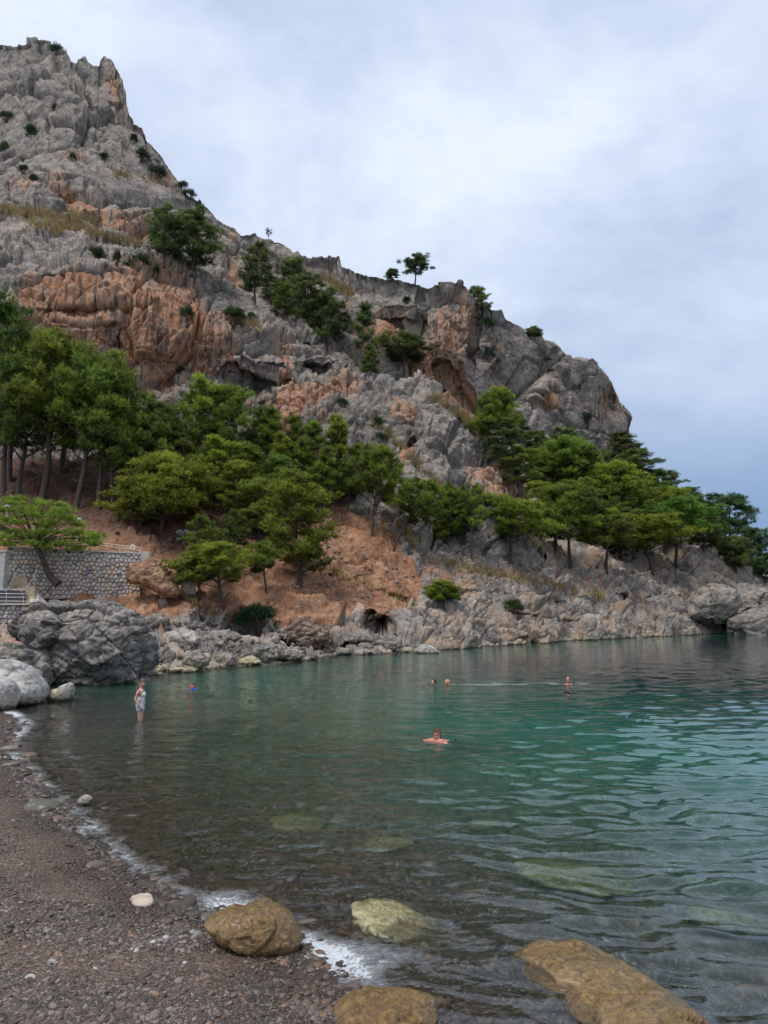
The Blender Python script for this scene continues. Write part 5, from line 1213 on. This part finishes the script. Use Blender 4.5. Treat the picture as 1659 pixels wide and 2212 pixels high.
def voro_cells(w, h, s, seed):
    rng = random.Random(seed); pts_ = []
    nx, ny = int(w / s) + 1, int(h / s) + 1
    for j in range(-1, ny + 1):
        for i in range(-1, nx + 1):
            pts_.append(((i + .5 + .5 * (j % 2) + rng.uniform(-.34, .34)) * s, (j + .5 + rng.uniform(-.32, .32)) * s))
    out = []
    for a in pts_:
        if not (-.1 * s < a[0] < w + .1 * s and -.1 * s < a[1] < h + .1 * s): continue
        poly = [(0, 0), (w, 0), (w, h), (0, h)]
        for b in pts_:
            if b is a or abs(b[0] - a[0]) > 2.6 * s or abs(b[1] - a[1]) > 2.6 * s: continue
            mx, my = (a[0] + b[0]) / 2, (a[1] + b[1]) / 2; nx_, ny_ = b[0] - a[0], b[1] - a[1]; np_ = []
            for k in range(len(poly)):
                p, q = poly[k], poly[(k + 1) % len(poly)]
                dp = (p[0] - mx) * nx_ + (p[1] - my) * ny_; dq = (q[0] - mx) * nx_ + (q[1] - my) * ny_
                if dp <= 0: np_.append(p)
                if dp * dq < 0:
                    t_ = dp / (dp - dq); np_.append((p[0] + (q[0] - p[0]) * t_, p[1] + (q[1] - p[1]) * t_))
            poly = np_
            if len(poly) < 3: break
        if len(poly) >= 3: out.append(poly)
    return out
def stone_wall(name, quad, Ys, s, label, seed, most=300, mats=(0, 0, 1, 1, 2, 3)):
    """quad: left bottom, right bottom, right top, left top in the picture; Ys the distances of the ends; thick 0.5 m"""
    A, B, C_, D = [pv(q[0], q[1], y) for q, y in zip(quad, Ys)]
    w = (B - A).length; h = ((D - A).length + (C_ - B).length) / 2
    e = empty(name, A); nrm = (B - A).cross(D - A).normalized()
    if nrm.y > 0: nrm = -nrm
    def at(u, v, d):
        u /= w; v /= h; return (A.lerp(B, u)).lerp(D.lerp(C_, u), v) + nrm * d - A
    mb = MB(); mb.add([at(0, 0, 0), at(w, 0, 0), at(w, h, 0), at(0, h, 0), at(0, 0, -.6), at(w, 0, -.6), at(w, h, -.6), at(0, h, -.6)], [(0, 1, 2, 3), (5, 4, 7, 6), (4, 0, 3, 7), (1, 5, 6, 2), (3, 2, 6, 7)])
    mb.build('mortar', M['mortar'], e)
    rng = random.Random(seed); rest = MB(); k = 0
    for poly in voro_cells(w, h, s, seed):
        cx = sum(p[0] for p in poly) / len(poly); cz = sum(p[1] for p in poly) / len(poly)
        pr = rng.uniform(.04, .13); m = len(poly); cx += rng.uniform(-.01, .01); v = []; c = at(cx, cz, 0)
        for (f, d) in ((.93, -.02), (.88, pr * .6), (.62, pr)):
            for p in poly: v.append(at(cx + (p[0] - cx) * f, cz + (p[1] - cz) * f, d) - c)
        v.append(at(cx, cz, pr * 1.1) - c)
        f_ = [(r_ * m + i, r_ * m + (i + 1) % m, (r_ + 1) * m + (i + 1) % m, (r_ + 1) * m + i) for r_ in (0, 1) for i in range(m)] + [(2 * m + i, 2 * m + (i + 1) % m, 3 * m) for i in range(m)]
        if k < most:
            st = MB(); st.add(v, f_); o = st.build('stone', M['stone'][rng.choice(mats)], e); o.location = c
        else: rest.add([q + c for q in v], f_)
        k += 1
    if rest.v: tag(rest.build('stones', M['stone'][0], e), kind='stuff')
    tag(e, label, 'wall'); return e, at, w, h
w1 = stone_wall('retaining_wall', [(14, 1296), (303, 1292), (308, 1197), (16, 1184)], (50.6, 51.4, 51.4, 50.6), 0.285, 'long retaining wall of grey and tan field stones under the wooden rail', 11)
stone_wall('stone_wall', [(-60, 1368), (62, 1366), (66, 1306), (-60, 1306)], (46.2, 46.4, 46.4, 46.2), 0.27, 'low wall of dark grey field stones below the landing with steel rails', 12, 120, (0, 2, 2, 2, 1))
# coping and end block
cp = MB(); a = w1[1]
cp.add([a(0, w1[3], .12), a(w1[2], w1[3], .12), a(w1[2], w1[3] + .12, .12), a(0, w1[3] + .12, .12), a(0, w1[3], -.6), a(w1[2], w1[3], -.6), a(w1[2], w1[3] + .12, -.6), a(0, w1[3] + .12, -.6)], [(0, 1, 2, 3), (5, 4, 7, 6), (3, 2, 6, 7), (4, 0, 3, 7), (1, 5, 6, 2), (4, 5, 1, 0)])
cp.build('coping', M['concrete'], w1[0])
pb = MB(); pb.box(pv(316, 1202, 51.5) - w1[0].location, (.62, .5, .62), None, .02); pb.build('end_block', M['concrete'], w1[0])
def railing(pts_, label, H=.42, step=1.55, mat='wood', r=.045, rails=(1.0, .5), name='railing', sq=True, group=None):
    e = empty(name, pts_[0]); b = e.location; P_ = [Vector(p) for p in pts_]
    for i in range(len(P_) - 1):
        p, q = P_[i], P_[i + 1]; n = max(1, round((q - p).length / step))
        for k in range(n + (1 if i == len(P_) - 2 else 0)):
            c = p.lerp(q, k / n) - b; mb = MB(); mb.box(c + Vector((0, 0, H / 2)), (r * 2, r * 2, H + .04)); mb.build('post', M[mat], e)
        for rr in rails:
            mb = MB(); mb.tube([p - b + Vector((0, -.02, H * rr)), q - b + Vector((0, -.02, H * rr))], r * .9, 6); mb.build('rail', M[mat], e)
    tag(e, label, 'railing', group); return e
railing([pv(130, 1184, 51.2), pv(215, 1184, 51.3), pv(303, 1193.5, 51.5)], 'pale wooden railing along the top of the stone retaining wall', .34, 1.2)
railing([pv(60, 1150, 54), pv(100, 1152, 54.5), pv(150, 1163, 54.5), pv(200, 1178, 54.5)], 'pale wooden railing of the upper path behind the bright spreading pine', .45, 1.4)
# round sign on the railing
sg = empty('round_sign', pv(286, 1193, 51.7)); mb = MB(); mb.tube([(0, 0, -.1), (0, 0, .2)], .02, 6); mb.build('post', M['steel'], sg)
mb = MB(); mb.tube([(0, -.03, .36), (0, 0, .36)], .19, 20); mb.build('disc', simple('white_sign', (.78, .76, .74), .5, .03), sg)
mb = MB(); mb.tube([(.03, -.045, .47), (-.04, -.045, .41), (-.05, -.045, .34), (.0, -.045, .27)], .028, 6); mb.tube([(.05, -.045, .44), (.055, -.045, .36)], .02, 6); mb.build('symbol', simple('black_sign', (.03, .03, .03), .5), sg)
tag(sg, 'round white sign with a dark symbol at the railing end', 'sign')
def lamp(x, y0, y1, Y, lab):
    e = empty('street_lamp', pv(x, y1, Y)); H = (y1 - y0) * Y / F
    mb = MB(); mb.tube([(0, 0, -.4), (0, 0, H * .8)], .06, 8); mb.tube([(0, 0, H * .78), (-.14, 0, H * .95)], .03, 6); mb.tube([(0, 0, H * .78), (.14, 0, H * .95)], .03, 6); mb.build('pole', simple('lamp_pole', (.55, .56, .52), .5), e)
    mb = MB(); mb.ell((0, 0, H * .98), (.22, .22, .12)); mb.build('lamp_shade', simple('lamp_green', (.35, .48, .40), .4), e, True)
    tag(e, lab, 'lamp', 'lamps of the path')
lamp(169, 1121, 1160, 55.5, 'pale forked street lamp right of the bright pine crown on the upper path'); lamp(14, 1093, 1122, 57, 'small forked street lamp at the left picture edge behind the bright pine')
# pillar, landing, stairs
pe = empty('stone_pillar', pv(2, 1275, 48)); mb = MB(); mb.box((-.1, 0, 1.2), (.75, .6, 2.5), None, .03); mb.build('shaft', M['stone'][0], pe); mb = MB(); mb.box((-.1, 0, 2.5), (.85, .7, .12), None, .02); mb.build('cap', M['concrete'], pe)
tag(pe, 'square stone pillar with a beige cap at the left picture edge', 'pillar')
def bx_between(mb, x0, x1, y0, y1, Y, d):
    a = pv(x0, y1, Y); b = pv(x1, y0, Y); mb.box((a + b) / 2 + Vector((0, d / 2, 0)), (abs(b.x - a.x), d, abs(b.z - a.z)))
st = empty('staircase', pv(40, 1300, 48.5)); sb = st.location
class OMB(MB):
    def __init__(s, o): super().__init__(); s.o = o
    def build(s, *a, **k):
        s.v = [tuple(Vector(p) - s.o) for p in s.v]; return super().build(*a, **k)
for k in range(7):
    y = 1276 - k * 4.6; m = OMB(sb); bx_between(m, 20 + k * .6, 66 - k * 1.6, y - 4.4, y + 8, 48.3 + k * .33, .34); m.build('step', M['step'], st)
for k in range(8):
    y = 1306 - k * 5.0; m = OMB(sb); bx_between(m, 54 + k * 1.0, 76 - k * .2, y - 4.6, y + 10, 46.6 + k * .26, .3); m.build('step', M['step'], st)
m = OMB(sb); a0, a1, a2, a3 = pv(64, 1322, 46.5), pv(88, 1322, 46.5), pv(86, 1304, 46.5), pv(80, 1280, 48.4); a4 = pv(64, 1300, 46.5); a5 = pv(66, 1278, 48.5)
m.add([a0, a1, a2, a4, a3, a5, a1 + Vector((0, 2.2, 0)), a0 + Vector((0, 2.2, 0))], [(0, 1, 2, 3), (3, 2, 4, 5), (1, 6, 4, 2), (0, 3, 5, 7)]); m.build('side_wall', M['stone'][0], st)
tag(st, 'worn tan stone staircase turning up from the landing at left', 'stairs')
def steel(ptsl, lab, Y, posts, name='handrail'):
    e = empty(name, pv(ptsl[0][0][0], ptsl[0][0][1], Y)); b = e.location
    for pl in ptsl:
        m = MB(); m.tube([pv(x, y, Y) - b for x, y in pl], .019, 6); m.build('rail', M['steel'], e)
    for pl in posts:
        m = MB(); m.tube([pv(x, y, Y) - b for x, y in pl], .016, 6); m.build('post', M['steel'], e)
    tag(e, lab, 'railing'); return e
steel([[(-30, 1273), (52, 1273)], [(-30, 1282), (53, 1283)], [(-30, 1290), (54, 1290)], [(-30, 1298), (54, 1299)]], 'steel balustrade with four horizontal bars on the landing at left', 46.3,
      [[(12, 1274), (14, 1282), (13, 1306)], [(45, 1274), (50, 1284), (51, 1306)], [(-14, 1274), (-12, 1306)]], 'balustrade')
steel([[(54, 1273), (62, 1262), (72, 1250), (77, 1236)]], 'steel handrail rising along the right side of the stairs', 47.6, [[(54, 1273), (56, 1290)], [(64, 1259), (66, 1274)], [(74, 1246), (75, 1264)]])
steel([[(12, 1207), (20, 1211), (27, 1217), (31, 1221), (31, 1250)]], 'curved steel handrail beside the stone pillar', 49.2, [[(20, 1211), (20, 1240)]])
m = MB(); bx_between(m, -30, 54, 1276, 1306, 46.9, .05); pn = m.build('perforated_panel', M['dark_panel']); tag(pn, 'dark perforated panel behind the steel balustrade', 'panel')
m = MB(); bx_between(m, -60, 64, 1303, 1307, 46.1, 2.6); ld = m.build('landing', M['concrete']); tag(ld, 'pale concrete landing slab on top of the low stone wall', 'landing')

# dead branches
def dead_branch(x, y, w, h, lab, seed, names=None):
    hh = hit(x, y, names)
    if not hh: return
    rng = random.Random(seed); Y = hh[0].y - .5; m = MB(); s = Y / F; b = pv(x, y, Y)
    for k in range(7):
        a = rng.uniform(-.6, .6) + math.pi / 2 * 3; L_ = h * s * rng.uniform(.6, 1.1); p = Vector((rng.uniform(-.12, .12) * w * s, 0, 0)); pts_ = [p]
        for j in range(4):
            a += rng.uniform(-.35, .35); pts_.append(pts_[-1] + Vector((math.cos(a) * L_ / 4 * w / h, rng.uniform(-.1, .1), math.sin(a) * L_ / 4)))
        m.tube(pts_, [.07, .06, .045, .03, .012], 5)
        for j in range(1, 4): m.tube([pts_[j], pts_[j] + Vector((rng.uniform(-.6, .6), 0, rng.uniform(-.5, .1)))], [.03, .01], 4)
    o = m.build('dead_branch', M['dead']); o.location = b; tag(o, lab, 'branch')
dead_branch(800, 812, 60, 78, 'bleached dead branches hanging over the cliff edge beside the buttress top', 1)
dead_branch(880, 1312, 26, 40, 'pale dead branch hanging over the rocks right of the cave', 2)
dead_branch(395, 1145, 60, 30, 'bare fallen branches lying below the wide low pine', 3)
dead_branch(545, 1135, 40, 60, 'bare dead wood standing between the two bright pines', 4)
dead_branch(490, 1412, 50, 14, 'pale driftwood lying on the shore rocks', 5)
dead_branch(580, 1325, 60, 50, 'tangled bare twigs under the dark bluish shrub', 6)
m = MB(); hh = hit(770, 1231, ['hillside'])
if hh:
    Yb = hh[0].y - .4
    m.tube([pv(730, 1243, Yb), pv(775, 1242, Yb), pv(812, 1238, Yb + .2)], [.09, .08, .05], 6); o = m.build('log', simple('brown_log', (.16, .09, .045), .9, .3, 6, .4)); tag(o, 'thin brown log lying across the orange earth slope', 'log')

# ------------------------------------------------------------------ people
def skin_mat(name, c): return simple(name, c, .5, .08, 10, .05)
SK = skin_mat('skin', (0.50, 0.29, 0.22)); SKR = skin_mat('ruddy_skin', (0.50, 0.215, 0.15)); SKD = skin_mat('tanned_skin', (0.42, 0.20, 0.13))
EYE = simple('dark_eye', (.05, .03, .02), .4); LIP = simple('lips', (.42, .14, .12), .5)
def remeshed(mb, name, mat, parent, vox=.008, smooth=3):
    o = mb.build(name, mat, parent)
    r = o.modifiers.new('r', 'REMESH'); r.mode = 'VOXEL'; r.voxel_size = vox; s_ = o.modifiers.new('s', 'SMOOTH'); s_.iterations = smooth
    dg = bpy.context.evaluated_depsgraph_get(); dg.update(); me = bpy.data.meshes.new_from_object(o.evaluated_get(dg)); o.modifiers.clear(); o.data = me
    me.polygons.foreach_set('use_smooth', np.ones(len(me.polygons), bool)); return o
def head(mb, c, s, yaw):
    """head about 0.235 s high; yaw 0 looks at the camera (-Y), + turns to the right of the picture"""
    Rz = Matrix.Rotation(yaw, 3, 'Z'); c = Vector(c)
    def q(x, y, z): return c + Rz @ Vector((x, y, z)) * s
    rz = (0, 0, yaw)
    mb.ell(q(0, .018, .025), (.076 * s, .094 * s, .092 * s), rz); mb.ell(q(0, -.012, -.045), (.058 * s, .066 * s, .066 * s), rz); mb.ell(q(0, -.05, -.088), (.026 * s, .02 * s, .02 * s), rz)
    mb.tube([q(0, -.07, .02), q(0, -.098, -.022), q(0, -.078, -.032)], [.008 * s, .014 * s, .012 * s], 8)
    for sd in (-1, 1):
        mb.ell(q(sd * .077, .02, -.005), (.012 * s, .02 * s, .03 * s), rz); mb.ell(q(sd * .03, -.072, .028), (.024 * s, .012 * s, .009 * s), rz); mb.ell(q(sd * .04, -.05, -.03), (.022 * s, .025 * s, .022 * s), rz)
    return q
def face(q, s, par, smile=False):
    for sd in (-1, 1):
        m = MB(); m.ell(q(sd * .03, -.079, .010), (.011 * s, .006 * s, .006 * s), seg=8, rings=6); m.build('eye', EYE, par, True)
        m = MB(); m.tube([q(sd * .016, -.088, .030), q(sd * .032, -.086, .034), q(sd * .048, -.074, .029)], .0045 * s, 5); m.build('eyebrow', HAIRB, par)
    m = MB(); k = .006 if smile else 0
    m.tube([q(-.024, -.072, -.060 + k), q(0, -.082, -.062 - k), q(.024, -.072, -.060 + k)], [.003 * s, .006 * s, .003 * s], 6); m.build('mouth', LIP, par, True)
HAIRB = simple('brown_hair', (.10, .05, .028), .6, .3, 30, .5); HAIRK = simple('black_hair', (.015, .013, .012), .5, .2, 30, .4); HAIRG = simple('ginger_hair', (.52, .26, .11), .6, .25, 30, .4)
def hair(q, s, mat, par, yaw, fringe=True, vol=1.0):
    m = MB(); rz = (0, 0, yaw)
    m.ell(q(0, .042, .046), (.085 * s * vol, .090 * s * vol, .088 * s * vol), rz, 16, 10)
    if fringe:
        for k in range(7):
            x = -.06 + k * .02; m.tube([q(x, -.03, .115), q(x * 1.1, -.066, .090), q(x * 1.05, -.078, .066 - .008 * (k % 2))], [.018 * s, .014 * s, .004 * s], 5)
    for sd in (-1, 1): m.ell(q(sd * .074, .035, .0), (.016 * s, .04 * s, .05 * s), rz)
    o = m.build('hair', mat, par, True)
    # keep the hair off the face
    return o
def hand(mb, c, d, s=1.0, out=(0, 0, -1)):
    c = Vector(c); d = Vector(d).normalized(); side = d.cross(Vector(out)).normalized(); up = side.cross(d)
    mb.tube([c, c + d * .05 * s, c + d * .085 * s], [.024 * s, .036 * s, .032 * s], 8)
    for k, (o_, l_) in enumerate([(-.027, .055), (-.009, .068), (.009, .063), (.026, .05)]):
        a = c + d * .085 * s + side * o_ * s; mb.tube([a - d * .02 * s, a + d * l_ * .55 * s, a + d * l_ * s + up * -.012 * s], [.009 * s, .009 * s, .007 * s], 6)
    a = c + d * .03 * s + side * -.03 * s; mb.tube([a, a + (d * .6 - side) * .03 * s, a + (d - side * .7) * .05 * s], [.011 * s, .010 * s, .008 * s], 6)

# girl wading, seen from her right side with her face turned to the camera
Yg = ywater(305, 1552); g = empty('person', (float(PZ(304, 1552)[0]), Yg, 0.0))
mb = MB()
yaw_g = R(22)
q = head(mb, (.012, 0, .935), 1.0, yaw_g)
mb.tube([(-.02, .0, .86), (-.035, .01, .78), (-.035, .01, .72)], [.042, .045, .06], 10)                                 # neck
mb.ell((-.02, .0, .68), (.095, .155, .11)); mb.ell((.015, 0, .63), (.085, .125, .085)); mb.ell((-.005, 0, .52), (.078, .105, .13)); mb.ell((-.01, 0, .40), (.105, .145, .12)); mb.ell((-.05, 0, .36), (.09, .13, .10))
mb.tube([(-.02, -.07, .38), (.02, -.085, .20), (.025, -.085, -.03), (.0, -.09, -.25), (-.01, -.09, -.47)], [.095, .080, .052, .050, .034], 10)
mb.tube([(-.03, .07, .38), (-.045, .08, .20), (-.05, .085, -.03), (-.07, .09, -.25), (-.08, .09, -.47)], [.095, .080, .052, .050, .034], 10)
mb.tube([(-.03, -.09, -.49), (.10, -.09, -.51)], [.035, .025], 8); mb.tube([(-.10, .09, -.49), (.03, .09, -.51)], [.035, .025], 8)
# near arm: shoulder, elbow bent back, hand at the hem of the shorts
mb.tube([(-.04, -.15, .755), (-.055, -.19, .68), (-.10, -.215, .54), (-.06, -.225, .46), (.0, -.215, .38), (.04, -.205, .335)], [.045, .042, .034, .032, .027, .021], 10)
hand(mb, (.04, -.205, .335), (.75, .1, -.6), .85, (0, 1, 0))
mb.tube([(-.05, .15, .755), (-.09, .18, .66), (-.155, .16, .54), (-.13, .15, .46), (-.10, .12, .40)], [.045, .040, .034, .030, .021], 10)
hand(mb, (-.10, .12, .40), (.3, -.3, -.9), .85, (1, 0, 0))
remeshed(mb, 'body', SK, g, .008, 3); face(q, 1.0, g)
def shell(parts, name, mat, par, vox=.008):
    m = MB()
    for p in parts: p(m)
    return remeshed(m, name, mat, par, vox, 2)
shell([lambda m: m.ell((-.02, 0, .675), (.098, .135, .085)), lambda m: m.ell((.022, 0, .632), (.088, .128, .085)), lambda m: m.ell((-.002, 0, .52), (.085, .112, .12)), lambda m: m.tube([(-.005, 0, .56), (-.005, 0, .455)], [.085, .093], 14),
       lambda m: m.tube([(-.05, -.085, .77), (.0, -.08, .74), (.03, -.07, .70)], .018, 6), lambda m: m.tube([(-.05, .085, .77), (.0, .08, .74), (.03, .07, .70)], .018, 6)], 'tank_top', simple('white_ribbed_cotton', (.72, .70, .66), .85, .05, 40, .3), g)
shell([lambda m: m.ell((-.012, 0, .40), (.118, .158, .085)), lambda m: m.ell((-.045, 0, .365), (.105, .148, .10)), lambda m: m.tube([(-.015, -.075, .36), (.02, -.085, .215)], [.11, .108], 14), lambda m: m.tube([(-.03, .075, .36), (-.045, .08, .215)], [.11, .108], 14)],
      'denim_shorts', simple('light_denim', (.30, .38, .46), .85, .25, 25, .3), g)
m = MB(); m.ell(q(0, .022, .035), (.083, .099, .090), (0, 0, yaw_g), 18, 12)
m.tube([q(0, .10, .04), q(-.03, .13, -.02), (-.13, .02, .80), (-.15, .0, .68), (-.15, .0, .58), (-.14, .0, .50)], [.05, .045, .04, .042, .034, .012], 9)
m.build('hair', HAIRB, g, True)
m = MB(); m.tube([(-.112, .125, .425), (-.106, .122, .41)], .026, 10); m.build('wristband', simple('red_band', (.6, .05, .03), .5), g)
m = MB(); m.tube([(-.01, -.10, .475), (.0, -.11, .455)], .03, 8); m.build('waist_tie', simple('red_cloth', (.5, .05, .05), .7), g)
tag(g, 'girl in a white tank top and denim shorts wading thigh deep near shore', 'person')

def swimmer(x, yw, s, yaw, skin, hmat, label, lift=.13, shoulders=0.0, legdir=(.5, 1.0), arms='breast', cap=None, smile=False, trunks=(.03, .07, .05), shirt=None, vol=1.0, fringe=True, hairlift=0):
    c = PZ(x, yw); e = empty('person', (float(c[0]), float(c[1]), 0)); mb = MB()
    hz = lift * s; q = head(mb, (0, 0, hz), s, yaw)
    ld = Vector((legdir[0], legdir[1], 0)).normalized(); sd = Vector((ld.y, -ld.x, 0))
    if sd.x < 0: sd = -sd
    sh = -.085 * s + shoulders - .02
    ch = Vector((0, 0, sh))
    mb.tube([(0, .015 * s, hz - .06 * s), (0, .02 * s, hz - .14 * s), ch + Vector((0, .02, -.02))], [.052 * s, .056 * s, .07 * s], 10)
    mb.tube([ch - sd * .17 * s, ch, ch + sd * .17 * s], [.062 * s, .085 * s, .062 * s], 10)
    mb.tube([ch + Vector((0, 0, -.05)), ch + ld * .25 * s + Vector((0, 0, -.12)), ch + ld * .48 * s + Vector((0, 0, -.16))], [.13 * s, .13 * s, .13 * s], 12)
    hip = ch + ld * .48 * s + Vector((0, 0, -.16))
    for k in (-1, 1):
        a = hip + sd * .08 * s * k; kn = a + ld * .36 * s + sd * .10 * k * s + Vector((0, 0, -.04)); an = kn + ld * .34 * s + sd * (.10 * k + .02) * s + Vector((0, 0, .05))
        mb.tube([a, kn, an], [.085 * s, .058 * s, .035 * s], 9); mb.tube([an, an + ld * .16 * s + Vector((0, 0, .02))], [.035 * s, .02 * s], 7)
        shd = ch + sd * .19 * s * k
        el = ch + sd * (.44 if smile else .36) * s * k - ld * .06 * s + Vector((0, 0, -.01 + shoulders * -.5)); ha = ch + sd * (.16 * s) * k - ld * .26 * s + Vector((0, 0, -.02 - shoulders * .5))
        if arms == 'wide': ha = ch + sd * .50 * s * k - ld * .20 * s + Vector((0, 0, -.02))
        mb.tube([shd, el, el.lerp(ha, .85)], [.052 * s, .040 * s, .026 * s], 9); hand(mb, el.lerp(ha, .83), ha - el, s * .95)
    remeshed(mb, 'body', skin, e, .010, 3); face(q, s, e, smile)
    m = MB(); m.tube([hip - ld * .10 * s, hip + ld * .06 * s], [.138 * s, .145 * s], 12)
    for k in (-1, 1): m.tube([hip + sd * .08 * s * k, hip + sd * .10 * s * k + ld * .26 * s + Vector((0, 0, -.03))], [.10 * s, .09 * s], 10)
    m.build('trunks', simple('swim_trunks', trunks, .7), e, True)
    if shirt:
        m = MB(); m.tube([ch - sd * .19 * s, ch + Vector((0, 0, .01)), ch + sd * .19 * s], [.07 * s, .10 * s, .07 * s], 10); m.tube([ch, ch + ld * .3 * s + Vector((0, 0, -.10))], [.14 * s, .14 * s], 12); m.build('shirt', simple('rash_shirt', shirt, .6), e, True)
    if cap:
        m = MB(); Rz = (0, 0, yaw); m.ell(q(0, .022, .055), (.088 * s, .102 * s, .080 * s), Rz, 16, 10)
        m.build('cap_crown', simple('cap_cloth', cap, .7), e, True)
        if cap[0] < .1:
            m = MB(); m.ell(q(0, -.125, .060), (.062 * s, .07 * s, .010 * s), Rz, 14, 6); m.build('cap_brim', simple('cap_brim_cloth', (.02, .02, .025), .7), e, True)
            m = MB(); m.ell(q(.045, -.062, .085), (.026 * s, .02 * s, .022 * s), Rz, 10, 6); m.build('emblem', simple('orange_emblem', (.7, .2, .08), .6), e, True)
            m = MB(); m.ell(q(.062, -.04, .07), (.016 * s, .016 * s, .014 * s), Rz, 10, 6); m.build('emblem', simple('white_emblem', (.7, .7, .7), .6), e, True)
    else:
        hair(q, s, hmat, e, yaw, fringe, vol)
    tag(e, label, 'person'); return e
swimmer(944, 1603, 1.06, R(-16), SKR, HAIRB, 'smiling swimmer with wet brown hair and bent arms nearest the camera', .135, .115, (.75, .75), smile=True)
swimmer(936, 1480, .98, R(-50), SK, HAIRK, 'swimmer with black hair beside the ginger haired one', .10, -.01, (.9, .6), vol=1.06, fringe=False)
swimmer(965, 1480.5, 1.0, R(-62), SKR, HAIRG, 'ginger haired swimmer beside the black haired one', .10, .02, (.95, .5), fringe=False)
swimmer(1227, 1478, 1.1, R(5), SKR, simple('dark_brown_hair', (.07, .03, .02), .6), 'farthest swimmer at right with bare shoulders out of the water', .15, .055, (-.2, 1), arms='wide', fringe=False)
swimmer(1226, 1508.5, 1.02, R(62), SKD, HAIRK, 'swimmer wearing a black peaked cap with an orange emblem', .125, -.01, (-.9, .4), cap=(.02, .02, .025))
swimmer(415, 1489, .75, R(55), SKD, HAIRK, 'distant swimmer in a red bathing cap and blue shirt', .06, .06, (.95, .3), cap=(.75, .07, .03), shirt=(.02, .10, .45), trunks=(.02, .02, .03))
